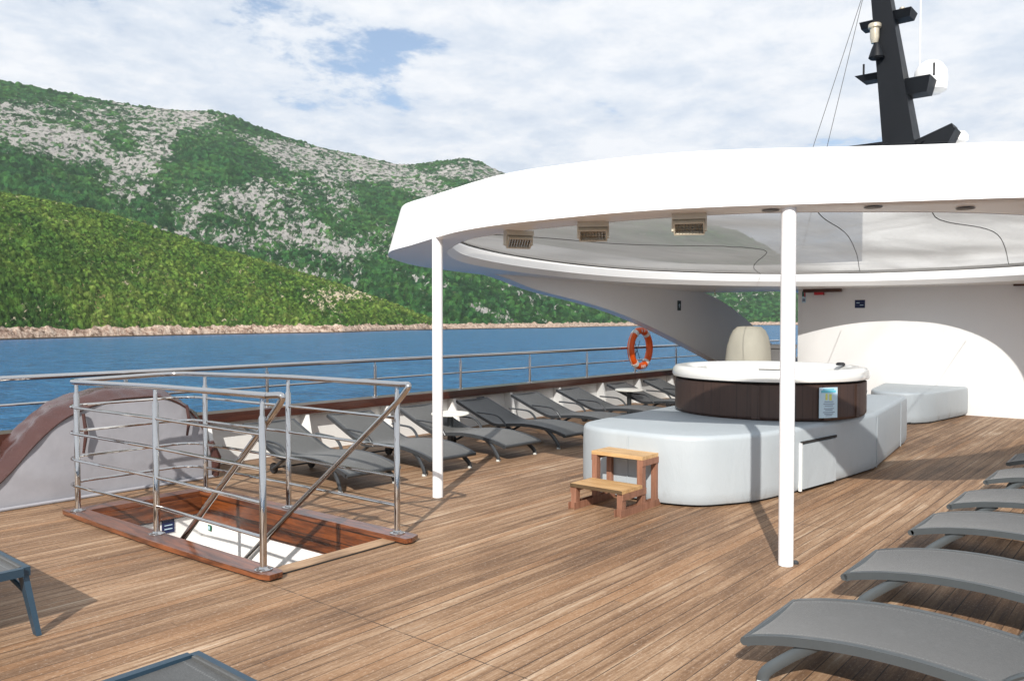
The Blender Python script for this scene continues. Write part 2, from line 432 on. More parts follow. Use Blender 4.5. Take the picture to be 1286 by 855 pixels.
def add_tube(bm, pts, r, seg=10, closed=False, flat=None):
    pts = [Vector(p) for p in pts]; n = len(pts)
    rr = r if isinstance(r, (list, tuple)) else [r] * n
    rings = []; prev = None
    for i in range(n):
        if closed: t = (pts[(i + 1) % n] - pts[i - 1]).normalized()
        else: t = (pts[min(i + 1, n - 1)] - pts[max(i - 1, 0)]).normalized()
        if prev is None:
            up = Vector((0, 0, 1)) if abs(t.z) < .9 else Vector((0, 1, 0))
            a = t.cross(up).normalized()
        else:
            a = (prev - t * prev.dot(t)).normalized()
        prev = a; b = t.cross(a).normalized()
        k = flat if flat else (1, 1)
        rings.append([bm.verts.new(pts[i] + (a * math.cos(2 * math.pi * j / seg) * k[0] + b * math.sin(2 * math.pi * j / seg) * k[1]) * rr[i]) for j in range(seg)])
    m = n if closed else n - 1
    for i in range(m):
        A, B = rings[i], rings[(i + 1) % n]
        for j in range(seg):
            bm.faces.new((A[j], A[(j + 1) % seg], B[(j + 1) % seg], B[j]))
    if not closed:
        bm.faces.new(list(reversed(rings[0]))); bm.faces.new(rings[-1])
def add_lathe(bm, prof, seg=32, c=(0, 0, 0), cap0=True, cap1=True):
    rings = []
    for r, z in prof:
        rings.append([bm.verts.new((c[0] + r * math.cos(2 * math.pi * j / seg), c[1] + r * math.sin(2 * math.pi * j / seg), c[2] + z)) for j in range(seg)])
    for A, B in zip(rings, rings[1:]):
        for j in range(seg): bm.faces.new((A[j], A[(j + 1) % seg], B[(j + 1) % seg], B[j]))
    if cap0: bm.faces.new(list(reversed(rings[0])))
    if cap1: bm.faces.new(rings[-1])
def add_rings(bm, rings, closed=True, cap=(True, True)):
    V = [[bm.verts.new(p) for p in r] for r in rings]; n = len(V[0])
    for A, B in zip(V, V[1:]):
        for j in range(n if closed else n - 1): bm.faces.new((A[j], A[(j + 1) % n], B[(j + 1) % n], B[j]))
    if cap[0]: bm.faces.new(list(reversed(V[0])))
    if cap[1]: bm.faces.new(V[-1])
    return V
def add_prism(bm, poly, axis, a, b):
    """extrude a 2-D outline along an axis"""
    def mk(p, t): return {'x': (t, p[0], p[1]), 'y': (p[0], t, p[1]), 'z': (p[0], p[1], t)}[axis]
    A = [bm.verts.new(mk(p, a)) for p in poly]; B = [bm.verts.new(mk(p, b)) for p in poly]; n = len(poly)
    for i in range(n): bm.faces.new((A[i], A[(i + 1) % n], B[(i + 1) % n], B[i]))
    bm.faces.new(list(reversed(A))); bm.faces.new(B)
def obj(name, bm, mat, parent=None, smooth=True, angle=35):
    bmesh.ops.recalc_face_normals(bm, faces=bm.faces)
    me = bpy.data.meshes.new(name); bm.to_mesh(me); bm.free()
    o = bpy.data.objects.new(name, me); COL.objects.link(o)
    me.materials.append(mat)
    if smooth:
        me.polygons.foreach_set('use_smooth', [True] * len(me.polygons))
        me.set_sharp_from_angle(angle=R(angle))
    if parent: o.parent = parent
    return o
def tag(o, label=None, cat=None, group=None, kind=None):
    if label: o['label'] = label
    if cat: o['category'] = cat
    if group: o['group'] = group
    if kind: o['kind'] = kind
    return o
def thing(name, label, cat, loc=(0, 0, 0), rz=0, group=None):
    o = bpy.data.objects.new(name, None); COL.objects.link(o)
    o.location = loc; o.rotation_euler = (0, 0, rz)
    return tag(o, label, cat, group)
def copy_tree(o, parent=None):
    c = o.copy(); COL.objects.link(c)
    if parent: c.parent = parent
    for ch in list(o.children): copy_tree(ch, c)
    return c
def spline(pts, n):
    """catmull-rom through points, n samples per span"""
    P = [Vector(p) for p in pts]; P = [P[0] * 2 - P[1]] + P + [P[-1] * 2 - P[-2]]; out = []
    for i in range(1, len(P) - 2):
        p0, p1, p2, p3 = P[i - 1:i + 3]
        for k in range(n):
            t = k / n
            out.append(.5 * ((2 * p1) + (p2 - p0) * t + (2 * p0 - 5 * p1 + 4 * p2 - p3) * t * t + (3 * p1 - p0 - 3 * p2 + p3) * t ** 3))
    out.append(P[-2]); return out
def fillet(pts, r, seg=6):
    """round the inner corners of a polyline"""
    P = [Vector(p) for p in pts]; out = [P[0]]
    for a, b, c in zip(P, P[1:], P[2:]):
        u = (a - b); v = (c - b); d = min(r, u.length * .45, v.length * .45)
        s = b + u.normalized() * d; e = b + v.normalized() * d
        for k in range(seg + 1):
            t = k / seg; out.append(s * (1 - t) ** 2 + b * 2 * t * (1 - t) + e * t * t)
    out.append(P[-1]); return out

# ------------------------------------------------------------------ sea and hills
def build_sea():
    bm = new_bm(); s = 7000
    # fine near, coarse far: concentric rings
    add_lathe(bm, [(r, 0) for r in (.5, 5, 15, 40, 120, 400, 1500, s)], 48, cap0=True, cap1=False)
    o = obj('sea', bm, SEA, smooth=False); o.location = (0, 0, -8.0)
    tag(o, kind='structure')
build_sea()

def vnoise(x, y, seed):
    xi = np.floor(x).astype(np.int64); yi = np.floor(y).astype(np.int64); fx = x - xi; fy = y - yi
    def h(a, b):
        n = (a * 374761393 + b * 668265263 + seed * 144665) & 0x7fffffff
        n = ((n ^ (n >> 13)) * 1274126177) & 0x7fffffff
        return ((n ^ (n >> 16)) & 0xffff) / 65535.
    u = fx * fx * (3 - 2 * fx); v = fy * fy * (3 - 2 * fy)
    return (h(xi, yi) * (1 - u) + h(xi + 1, yi) * u) * (1 - v) + (h(xi, yi + 1) * (1 - u) + h(xi + 1, yi + 1) * u) * v
def fbm(x, y, seed, o=5, g=.5):
    s = 0; a = 1; t = 0
    for i in range(o):
        s = s + a * vnoise(x, y, seed + i * 17); t += a; a *= g; x = x * 2.03 + 11.3; y = y * 2.03 + 5.7
    return s / t
def worley(x, y, seed):
    xi = np.floor(x).astype(np.int64); yi = np.floor(y).astype(np.int64)
    best = np.full(x.shape, 9.); val = np.zeros(x.shape)
    for dx in (-1, 0, 1):
        for dy in (-1, 0, 1):
            a = xi + dx; b = yi + dy
            def h(s):
                n = (a * 374761393 + b * 668265263 + (seed + s) * 144665) & 0x7fffffff
                n = ((n ^ (n >> 13)) * 1274126177) & 0x7fffffff
                return ((n ^ (n >> 16)) & 0xffff) / 65535.
            d = np.hypot(a + h(1) - x, b + h(2) - y)
            k = d < best; best = np.where(k, d, best); val = np.where(k, h(3), val)
    return best, val
def interp(x, pts): return np.interp(x, [p[0] for p in pts], [p[1] for p in pts])

def terrain(name, mat, pxs, NR, shore, ridge, rdist, far, cell, bush_h, rockfn, shape, amp, label_seed, shore_w, trow=1.0, KU=1700.):
    """a hillside laid out by bearing (columns) and distance (rows); heights in metres above the sea"""
    NA = len(pxs)
    ang = R(YAW) - np.arctan((pxs - 643) / 1011.); cosd = np.cos(np.arctan((pxs - 643) / 1011.))
    ds = interp(pxs, shore); dr = interp(pxs, rdist)
    hr = (402 - interp(pxs, ridge)) / 1011. * dr * cosd + 1.55 + 8
    t = np.concatenate([[-.02], np.linspace(0, 1, NR - 31) ** trow, np.linspace(1.02, far, 30)])
    T, _ = np.meshgrid(t, ang, indexing='ij')
    D = ds + (dr - ds) * T
    X = D * np.cos(ang); Y = D * np.sin(ang)
    tc = np.clip(T, 0, 1)
    H = hr * shape(tc, X, Y)
    H = np.where(T > 1, hr * (1 - (T - 1) * .9), H)
    env = np.sin(np.clip(tc, 0, 1) * math.pi) ** .8
    rid = 1 - np.abs(fbm(X / 330, Y / 330, label_seed, 5) * 2 - 1)
    H = H + amp * env * (rid - .75) + amp * .25 * env * (fbm(X / 90, Y / 90, label_seed + 5, 4) - .5)
    # craggy skyline
    H = H + np.clip(tc, 0, 1) ** 4 * amp * .06 * (fbm(X / 40, Y / 40, label_seed + 9, 4) - .5)
    sh = np.clip((shore_w - H) / 1.5 + .9 * (fbm(X / 14, Y / 14, label_seed + 3, 4) - .5) * 2, 0, 1)
    elev = np.clip((H - 9.55) / D, 0, 9); elev = elev / np.maximum((hr - 9.55) / dr, 1e-3)
    PY = 402 - (402 - interp(pxs, ridge)) * np.minimum(elev, 1.05)
    rock = rockfn(np.broadcast_to(pxs, T.shape), PY, X, Y, H)
    wx = X + cell * .9 * (fbm(X / cell / 1.7, Y / cell / 1.7, label_seed + 50, 3) - .5); wy = Y + cell * .9 * (fbm(X / cell / 1.7 + 9, Y / cell / 1.7, label_seed + 51, 3) - .5)
    d, v = worley(wx / cell, wy / cell, label_seed)
    d2, v2 = worley(wx / cell * .52 + 3, wy / cell * .52, label_seed + 31)
    d3, v3 = worley(wx / cell * 1.9 + 7, wy / cell * 1.9, label_seed + 47)
    dome = np.sqrt(np.clip(1 - (d / .60) ** 2, 0, 1)) * (.35 + .75 * v) * (v > .18)
    dome = np.maximum(dome, np.sqrt(np.clip(1 - (d2 / .46) ** 2, 0, 1)) * (.7 + 1.1 * v2) * (v2 > .62))
    dome = np.maximum(dome, np.sqrt(np.clip(1 - (d3 / .62) ** 2, 0, 1)) * (.2 + .45 * v3))
    bare = np.clip(1 - dome * 2.2, 0, 1) * np.clip(fbm(X / 70, Y / 70, label_seed + 8, 4) * 2.4 - .55, 0, 1)
    keep = (1 - np.clip(rock * 1.6 - .45, 0, .85)) * (1 - sh)
    H = H + bush_h * dome * keep
    H = H + sh * 4.5 * (fbm(X / 7, Y / 7, label_seed + 2, 5, .6) - .25) * np.clip(H, 0, 1)
    H = H + np.clip(rock, 0, 1) * bush_h * 1.6 * (fbm(X / 22, Y / 22, label_seed + 4, 5, .62) - .5) * (1 - sh)
    tint = np.clip(.22 * v + .14 * v2 + .14 * v3 + .75 * fbm(X / 40, Y / 40, label_seed + 6, 6, .62) - .14 + .16 * (dome - .6), 0, 1)
    V = np.stack([X, Y, H - 8.0], -1).reshape(-1, 3)
    i, j = np.meshgrid(np.arange(NR - 1), np.arange(NA - 1), indexing='ij')
    a = i * NA + j
    F = np.stack([a, a + 1, a + NA + 1, a + NA], -1).reshape(-1, 4)[:, ::-1]
    me = bpy.data.meshes.new(name)
    me.vertices.add(len(V)); me.vertices.foreach_set('co', V.astype(np.float32).ravel())
    me.loops.add(F.size); me.loops.foreach_set('vertex_index', F.ravel().astype(np.int32))
    me.polygons.add(len(F)); me.polygons.foreach_set('loop_start', np.arange(0, F.size, 4, dtype=np.int32))
    me.polygons.foreach_set('loop_total', np.full(len(F), 4, dtype=np.int32))
    me.update(calc_edges=True); me.validate()
    for n, arr in (('rock', rock), ('bare', bare * (1 - sh)), ('tint', tint), ('shore', sh)):
        at = me.attributes.new(n, 'FLOAT', 'POINT'); at.data.foreach_set('value', np.broadcast_to(arr, T.shape).astype(np.float32).ravel())
    uv = me.attributes.new('slope_uv', 'FLOAT_VECTOR', 'POINT')
    uv.data.foreach_set('vector', np.stack([np.broadcast_to(ang * KU, T.shape), H * 1.0 + .12 * np.broadcast_to(ang * KU, T.shape), D * .12], -1).astype(np.float32).ravel())
    me.materials.append(mat)
    me.polygons.foreach_set('use_smooth', [True] * len(me.polygons))
    o = bpy.data.objects.new(name, me); COL.objects.link(o)
    tag(o, kind='structure'); return o

SHORE = [(-250, 400), (0, 465), (200, 536), (430, 631), (540, 805), (700, 1006), (790, 1290), (980, 1650), (1400, 2100)]
def rock_far(P, PY, X, Y, H):
    r = np.zeros(P.shape) + .02
    for px, py, sx, sy, k, tilt in RBLOB:
        a = R(tilt); u = (P - px) * math.cos(a) + (PY - py) * math.sin(a); v = -(P - px) * math.sin(a) + (PY - py) * math.cos(a)
        r = r + k * np.exp(-(u / sx) ** 2 - (v / sy) ** 2)
    r = np.clip(r, -.35, .66) + .50 * (fbm(X / 110, Y / 110, 71, 6) - .5)
    return r
# where the bare limestone lies on the mountain face: bearing, elevation, extents, amount, tilt
RBLOB = [(50, 175, 95, 26, .75, 14), (150, 152, 80, 20, .7, 6), (235, 150, 60, 14, .7, 0), (20, 150, 50, 16, .45, 15), (120, 195, 60, 16, .5, 20), (195, 200, 30, 34, .5, 20), (165, 235, 32, 26, .55, 0),
         (345, 192, 60, 15, .75, 22), (410, 200, 60, 14, .65, 18), (470, 212, 50, 14, .65, 12), (425, 235, 22, 40, .5, -35), (520, 228, 50, 14, .65, 20), (580, 215, 45, 12, .75, 8), (550, 250, 50, 14, .4, 30), (615, 222, 25, 12, .7, 10),
         (240, 262, 42, 20, .55, 0), (300, 248, 40, 14, .45, 0), (345, 275, 42, 34, .55, 30), (385, 292, 50, 22, .55, 25), (430, 312, 50, 12, .45, 15), (285, 300, 55, 12, .5, 8), (430, 352, 60, 9, .5, 8), (200, 292, 24, 8, .5, 0), (525, 352, 30, 5, .5, 15), (605, 391, 16, 5, .7, 20), (590, 385, 20, 8, .2, 0), (660, 360, 40, 14, .25, 30), (480, 290, 60, 20, .15, 30),
         (25, 225, 70, 24, -.5, 0), (275, 208, 60, 24, -.55, -15), (330, 166, 55, 7, -.6, 12), (85, 116, 110, 9, -.9, 7), (555, 203, 16, 6, -.6, 0), (470, 260, 40, 25, -.2, 30)]
def shape_far(t, X, Y): return np.clip(t, 0, 1) ** 1.3
def shape_near(t, X, Y): return np.sin(np.clip(t, 0, 1) * math.pi / 2) ** .85
def rock_near(P, PY, X, Y, H):
    r = -.08 + .6 * np.clip(fbm(X / 45, Y / 45, 33, 5) - .54, 0, 1) * 4 * np.clip((H - 3) / 20, 0, 1) * np.clip((60 - H) / 40, .12, 1)
    r = r + .6 * np.exp(-((P - 440) / 70) ** 2 - ((PY - 372) / 10) ** 2)
    return np.clip(r, -.2, .6)
RIDGE_F = [(-250, 85), (-60, 98), (0, 103), (50, 113), (100, 122), (140, 130), (175, 136), (215, 140), (270, 142), (290, 146), (310, 155), (330, 163), (370, 177), (400, 186), (450, 196), (500, 208), (520, 208), (545, 205), (585, 200), (605, 206), (630, 218), (680, 232), (760, 252), (850, 272), (925, 291), (965, 312), (1010, 338), (1060, 362), (1120, 392), (1400, 398)]
RIDGE_N = [(-250, 225), (-60, 247), (0, 256), (60, 264), (130, 278), (185, 293), (250, 313), (320, 331), (400, 354), (470, 376), (515, 393), (545, 406), (560, 412)]
terrain('scrub_hill', HILL_N, np.linspace(-130, 560, 1000), 420, [(p, d) for p, d in SHORE], RIDGE_N,
        [(-250, 850), (0, 880), (200, 860), (430, 850), (540, 850), (560, 860)], 1.6, 2.9, 2.2, rock_near, shape_near, 16, 101, 5.0, 1.0, 700.)
terrain('mountain', HILL_F, np.linspace(-160, 1330, 1050), 430, [(p, d + (140 if p < 500 else 0)) for p, d in SHORE], RIDGE_F,
        [(-250, 2000), (300, 2150), (560, 2400), (925, 2900), (1400, 3300)], 1.25, 6.5, 4.0, rock_far, shape_far, 60, 202, 4.6, 1.7)

def build_haze():
    m = bpy.data.materials.new('thin_sea_haze'); m.use_nodes = True
    g = NT(m.node_tree); g.n.clear(); out = g.add('ShaderNodeOutputMaterial'); v = g.add('ShaderNodeVolumePrincipled')
    v.inputs['Color'].default_value = (.86, .92, 1.0, 1); v.inputs['Density'].default_value = HAZE; v.inputs['Anisotropy'].default_value = .2
    g.l.new(v.outputs[0], out.inputs['Volume'])
    bm = new_bm(); add_box(bm, (0, 0, 420), (14600, 14600, 858)); o = obj('haze', bm, m, None, False); tag(o, kind='stuff')
HAZE = 5e-5
build_haze()

# ------------------------------------------------------------------ the deck (with the stairwell opening)
HX0, HX1, HY0, HY1 = 2.692, 3.74, 4.335, 6.67
def build_deck():
    bm = new_bm()
    xs = (-6, HX0, HX1, 24); ys = (-3, HY0, HY1, 8.0)
    for i in range(3):
        for k in range(3):
            if i == 1 and k == 1: continue
            add_box(bm, ((xs[i] + xs[i + 1]) / 2, (ys[k] + ys[k + 1]) / 2, -.03), (xs[i + 1] - xs[i], ys[k + 1] - ys[k], .06))
    bmesh.ops.remove_doubles(bm, verts=bm.verts, dist=1e-5)
    o = obj('deck', bm, DECK, smooth=False); tag(o, kind='structure')
build_deck()

# ------------------------------------------------------------------ bulwark, railing
def build_bulwark():
    t = thing('bulwark', 'low white bulwark with dark brown cap along the far side of the deck', 'bulwark', (0, 7.95, 0))
    bm = new_bm()
    add_box(bm, (9, .06, .255), (34, .06, .51)); add_box(bm, (9, .17, -4.0), (34, .12, 8.9))
    obj('wall_panel', bm, BULW, t, False)
    bm = new_bm(); add_box(bm, (9, .04, .535), (34, .26, .055)); bevel(bm, .012, 2); obj('cap_rail', bm, CAPW, t)
    bm = new_bm(); add_box(bm, (9, -.085, .485), (34, .02, .05)); obj('cap_fascia', bm, CAPW, t, False)
    x = -3.0
    k = 0
    for x in [-4.3, -3.07, -1.84, -.61, .62, 1.85, 3.1, 4.4, 5.63, 6.86, 8.09, 9.32, 10.55, 11.81, 13.04, 14.27, 15.5, 16.7]:
        bm = new_bm()
        add_prism(bm, [(-.20, 0.002), (.028, 0.002), (.028, .505), (-.07, .505)], 'x', x - .022, x + .022)
        bevel(bm, .004, 1)
        obj('bracket', bm, BULW, t, False)
build_bulwark()

def build_railing():
    t = thing('guard_railing', 'long stainless steel guard railing with two rails above the bulwark', 'railing', (0, 8.0, .5635))
    bm = new_bm(); add_tube(bm, [(-5, 0, .47), (20, 0, .47)], .025, 12); obj('top_rail', bm, STEEL, t)
    bm = new_bm(); add_tube(bm, [(-5, 0, .235), (20, 0, .235)], .012, 10); obj('mid_rail', bm, STEEL, t)
    for i in range(-5, 11):
        x = 5.18 + i * 1.583
        bm = new_bm(); add_tube(bm, [(x, 0, 0), (x, 0, .40), (x, 0, .405), (x, 0, .46)], [.022, .022, .012, .012], 12)
        add_lathe(bm, [(.045, 0.001), (.045, .006), (.024, .012)], 16, (x, 0, 0)); obj('post', bm, STEEL, t)
build_railing()

def build_lifebuoy():
    t = thing('lifebuoy', 'orange lifebuoy with white bands hung on the guard railing', 'lifebuoy', (13.12, 7.90, 1.02))
    Rm, r = .335, .068
    def ring(a0, a1, rr, n):
        return [(Rm * math.cos(a), 0, Rm * math.sin(a)) for a in np.linspace(a0, a1, n)]
    bm = new_bm(); add_tube(bm, ring(0, 2 * math.pi, r, 65)[:-1], r, 16, True, (.92, 1.)); o = obj('ring', bm, ORANGE, t)
    for a in (55, 125, 235, 305):
        bm = new_bm(); add_tube(bm, ring(R(a - 6.5), R(a + 6.5), r, 7), r + .004, 16); obj('band', bm, WHITEB, t)
    # small white lettering patches, too small to read
    for a0, sg in ((82, 1), (98, 1), (262, -1), (272, -1), (281, -1)):
        a = R(a0); bm = new_bm()
        rot = Matrix.Rotation(-(a - math.pi / 2), 4, 'Y')
        add_box(bm, (Rm * math.cos(a), -.0655, Rm * math.sin(a)), (.026, .006, .05), rot.to_3x3()); obj('lettering', bm, WHITEB, o, False)
    # grab line looped round the outside
    pts = []
    for i in range(97):
        a = 2 * math.pi * i / 96; bulge = .012 + .022 * abs(math.sin(2 * (a - R(55)) * 1.0))
        pts.append(((Rm + r + bulge * .6) * math.cos(a), -.01, (Rm + r + bulge * .6) * math.sin(a)))
    bm = new_bm(); add_tube(bm, pts[:-1], .006, 6, True); obj('grab_line', bm, ROPE, t)
    bm = new_bm()
    add_tube(bm, [(-.10, .07, .14), (.10, .07, -.20)], .006, 6); add_tube(bm, [(.10, .07, .14), (-.10, .07, -.20)], .006, 6)
    add_tube(bm, [(-.34, .07, .02), (.34, .07, .02)], .012, 8); obj('holder', bm, DARKM, t)
build_lifebuoy()

# ------------------------------------------------------------------ canopy
CY = 3.45
def zb(x): return 2.25 - .014 * (x - 5)
OUT_H = [(0, 4.56), (.55, 4.58), (1.1, 4.71), (1.62, 4.94), (2.2, 5.22), (2.80, 5.50), (3.38, 6.0), (3.92, 6.85), (4.2, 7.8), (4.38, 8.9), (4.45, 10.5), (4.45, 12.5), (4.45, 15.2)]
INN_H = [(0, 4.93), (.6, 4.95), (1.25, 5.12), (1.85, 5.50), (2.4, 5.98), (3.0, 6.85), (3.4, 8.0), (3.6, 9.3), (3.6, 10.4), (3.42, 11.4), (3.0, 12.25), (2.45, 12.98), (1.8, 13.52), (1.2, 13.83), (.6, 14.0), (0, 14.05)]
def full(h, n):
    h3 = [(p[1], p[0], 0) for p in h]
    left = h3; right = [(x, -y, 0) for x, y, _ in reversed(h3)][:-1] if h3[0][1] == 0 else []
    return spline(right + left, n)
def resample(pts, n):
    P = [Vector(p) for p in pts]; L = [0]
    for a, b in zip(P, P[1:]): L.append(L[-1] + (b - a).length)
    out = []
    for i in range(n):
        s = L[-1] * i / (n - 1); k = min(np.searchsorted(L, s, 'right') - 1, len(P) - 2)
        u = (s - L[k]) / max(L[k + 1] - L[k], 1e-9); out.append(P[k].lerp(P[k + 1], u))
    return out
def inset(pts, d, closed=False):
    n = len(pts); out = []
    for i in range(n):
        a = pts[i - 1] if (closed or i > 0) else pts[i]; b = pts[(i + 1) % n] if (closed or i < n - 1) else pts[i]
        t = (b - a).normalized(); nrm = Vector((t.y, -t.x, 0))
        out.append(pts[i] + nrm * d)
    return out
def build_canopy():
    t = thing('sun_canopy', 'large white oval canopy with an open middle roofed by a dusty clear sheet', 'canopy', (0, CY, 0))
    N = 150
    O = resample(full(OUT_H, 10), N)
    # inner oval: from the back middle round the front to the back middle (open seam at the back), as a closed loop
    I = full(INN_H, 10)[:-1]
    # outer: U shape. match each outer point to inner loop by arc
    bm = new_bm()
    sgn = 1
    # ring underside and top as a bridged strip: outer U (closed by the back line) against the inner loop
    back_n = 50
    yR, yL = O[0].y, O[-1].y; xb = O[0].x
    back = [Vector((xb, yL + (yR - yL) * k / back_n, 0)) for k in range(1, back_n)]
    loopO = O + back
    # re-index both loops by angle about (10, 0)
    def by_angle(loop, M=220):
        c = Vector((9.6, 0, 0)); A = [math.atan2(p.y, p.x - c.x) for p in loop]; n = len(loop); out = []
        for k in range(M):
            a = -math.pi + 2 * math.pi * (k + .5) / M; d = Vector((math.cos(a), math.sin(a), 0))
            best = None
            for i in range(n):
                p, q = loop[i] - c, loop[(i + 1) % n] - c; e = q - p
                den = d.x * e.y - d.y * e.x
                if abs(den) < 1e-9: continue
                s = (p.x * e.y - p.y * e.x) / den; u = (p.x * d.y - p.y * d.x) / den
                if s > 0 and -1e-6 <= u <= 1 + 1e-6 and (best is None or s > best): best = s
            out.append(c + d * best)
        return out
    oa = by_angle(loopO); ia = by_angle(I)
    def ctr_out(p, d):  # move outward from the loop's middle
        v = Vector((p.x - 9.6, p.y, 0)).normalized(); return p + v * d
    def lift(loop, dz): return [Vector((p.x, p.y, zb(p.x) + dz)) for p in loop]
    N2 = len(oa)
    def front_w(p): return max(0., min(1., (9.5 - p.x) / 4.))
    otop = [ctr_out(p, -(.25 - .11 * max(0., min(1., (p.y - 1.2) / 1.6)))) for p in oa]
    lip = [ctr_out(p, -.012) for p in oa]
    ext = [Vector((p.x, p.y, zb(p.x))) for p in oa]
    rings = [lift([ctr_out(p, .05) for p in ia], 0.0),            # inner bottom edge
             lift([ctr_out(p, -.12) for p in oa], .0), lift([ctr_out(p, -.03) for p in oa], 0.0), lift(oa, .010),
             [Vector((p.x, p.y, zb(q.x) + .432 + .021 * q.y)) for p, q in zip(otop, oa)],
             [Vector((p.x, p.y, zb(q.x) + .444 + .021 * q.y)) for p, q in zip([ctr_out(a, -.03) for a in otop], oa)],
             lift([ctr_out(p, .14) for p in ia], .36),
             lift([ctr_out(p, .10) for p in ia], .26)]
    add_rings(bm, rings, True, (False, False))
    o = obj('roof_ring', bm, GELCOAT, t, True, 28)
    # inner rim trim: a chamfered lower lip and an upright face
    bm = new_bm()
    rings = [lift([ctr_out(p, .049) for p in ia], -.002), lift(ia, .075), lift([ctr_out(p, .004) for p in ia], .08), lift([ctr_out(p, .03) for p in ia], .20), lift([ctr_out(p, .098) for p in ia], .205)]
    add_rings(bm, rings, True, (False, False)); obj('inner_rim', bm, GELCOAT, t, True, 22)
    # stretched sheet over the oval, sagging between its cords
    bm = new_bm(); c = Vector((9.6, 0, 0)); K = 26; grid = []
    for k in range(K + 1):
        f = 1 - k / K; row = []
        for p in ia:
            q = c.lerp(p, f * 1.0 + .0)
            s = (1 - f ** 2)
            z = zb(q.x) + .215 + .10 * s + .022 * s * math.sin(q.y * 2.6 + .7 * math.sin(q.x * .8)) + .016 * math.sin(q.x * 1.7 + q.y * .9) * (1 - f ** 6)
            row.append((q.x, q.y, z))
        grid.append(row)
    grid = grid[:-1] + [[(c.x + (x - c.x) * .01, y * .01, z) for x, y, z in grid[-1]]]
    add_rings(bm, grid, True, (False, False)); obj('roof_sheet', bm, SHEET, t, True, 80)
    def shz(x, y):
        # height of the sheet near a point
        best = min((p for row in grid for p in row), key=lambda p: (p[0] - x) ** 2 + (p[1] - y) ** 2); return best[2]
    for pts in CORDS:
        bm = new_bm(); P = spline([(x, y - CY, 0) for x, y in pts], 8)
        add_tube(bm, [(p.x, p.y, shz(p.x, p.y) - .02) for p in P], .0045, 6); obj('cord', bm, CORD, t)
    bm = new_bm(); add_tube(bm, [(13.98, 3.35, 2.22), (13.98, 3.37, 2.1), (13.99, 3.36, 2.02)], [.012, .008, .014], 6); obj('rope_end', bm, ROPE, t)
    # the two round poles under the front edge
    for x, y in ((4.95, 5.02), (4.985, 1.934)):
        bm = new_bm(); add_lathe(bm, [(.046, 0.003), (.046, zb(x) + .03)], 28, (x, y - CY, 0)); obj('support_pole', bm, POLE, t)
    # pole foot ring
    bm = new_bm(); add_lathe(bm, [(.02, .0), (.02, .012), (.012, .02)], 12, (5.06, 1.90 - CY, 0)); obj('deck_eye', bm, DARKM, t)
    # recessed ceiling lights in the front underside
    for x, y in ((4.98, 2.05), (5.22, 1.50), (5.60, 1.07)):
        bm = new_bm(); add_lathe(bm, [(.055, -.006), (.05, -.009), (.035, -.004)], 20, (x, y - CY, zb(x)))
        obj('ceiling_light', bm, VENTG, t)
    # sweeping side wing that carries the canopy down to the deck on the far side
    low = spline([(8.6, 2.197, 0), (8.95, 2.135, 0), (9.6, 2.0, 0), (11.15, 1.79, 0), (12.5, 1.53, 0), (14.1, 1.12, 0), (16.0, .585, 0), (17.8, .02, 0)], 6)
    up = spline([(20.2, .02, 0), (19.0, .75, 0), (17.5, 1.40, 0), (16.06, 1.89, 0), (14.7, 2.17, 0), (13.6, 2.36, 0), (11, 2.40, 0), (8.6, 2.36, 0)], 6)
    bm = new_bm(); poly = [(p.x, p.y) for p in low] + [(p.x, p.y) for p in up]
    add_prism(bm, poly, 'y', 7.56 - CY, 7.77 - CY); bmesh.ops.triangulate(bm, faces=[f for f in bm.faces if len(f.verts) > 4])
    obj('side_wing', bm, GELCOAT, t, True, 30)
    return t
CORDS = [[(6.2, 5.6), (8.0, 5.3), (9.2, 4.5), (10.3, 4.3), (12.0, 5.2), (13.2, 5.6)], [(5.75, 2.1), (7.2, 2.5), (9.6, 3.0), (13.6, 4.1)], [(6.1, 1.35), (7.6, 1.7), (8.6, 1.8), (10.0, 1.6), (13.4, 2.0)]]
canopy = build_canopy()

def heater(x, y, rz, label):
    t = thing('patio_heater', label, 'heater', (x, y, zb(x) + .003), rz, 'heaters under the canopy'); t.scale = (.86, .86, .86)
    bm = new_bm(); add_box(bm, (0, 0, -.025), (.26, .10, .045)); bevel(bm, .006, 2); obj('mount', bm, CREAM, t)
    tilt = Matrix.Rotation(R(38), 3, 'X')
    for s in (-1, 1):
        bm = new_bm(); add_box(bm, (s * .125, .01, -.085), (.014, .07, .10)); bevel(bm, .003, 1); obj('bracket', bm, CREAM, t)
    bm = new_bm()
    for dz, dy, sx, sz in ((.05, 0, .23, .012), (-.05, 0, .23, .012)): add_box(bm, tilt @ Vector((0, dy, dz)) + Vector((0, .0, -.10)), (sx, .07, sz), tilt)
    add_box(bm, tilt @ Vector((0, .03, 0)) + Vector((0, 0, -.10)), (.23, .012, .09), tilt)
    for s in (-1, 1): add_box(bm, tilt @ Vector((s * .112, 0, 0)) + Vector((0, 0, -.10)), (.012, .07, .09), tilt)
    bevel(bm, .002, 1); h = obj('reflector_housing', bm, CREAM, t)
    bm = new_bm()
    for dz in (-.018, .018):
        a = tilt @ Vector((-.105, -.005, dz)) + Vector((0, 0, -.10)); b = tilt @ Vector((.105, -.005, dz)) + Vector((0, 0, -.10)); add_tube(bm, [a, b], .008, 8)
    obj('heating_tube', bm, GLASSD, h)
    bm = new_bm()
    for k in range(9):
        xx = -.1 + .025 * k; a = tilt @ Vector((xx, -.034, -.045)) + Vector((0, 0, -.10)); b = tilt @ Vector((xx, -.034, .045)) + Vector((0, 0, -.10)); add_tube(bm, [a, b], .0025, 5)
    obj('guard_grille', bm, STEEL, h)
heater(4.90, 4.06, R(-30), 'cream heater under the canopy edge nearest its left pole')
heater(4.81, 3.29, R(-58), 'cream heater under the canopy edge between the other two')
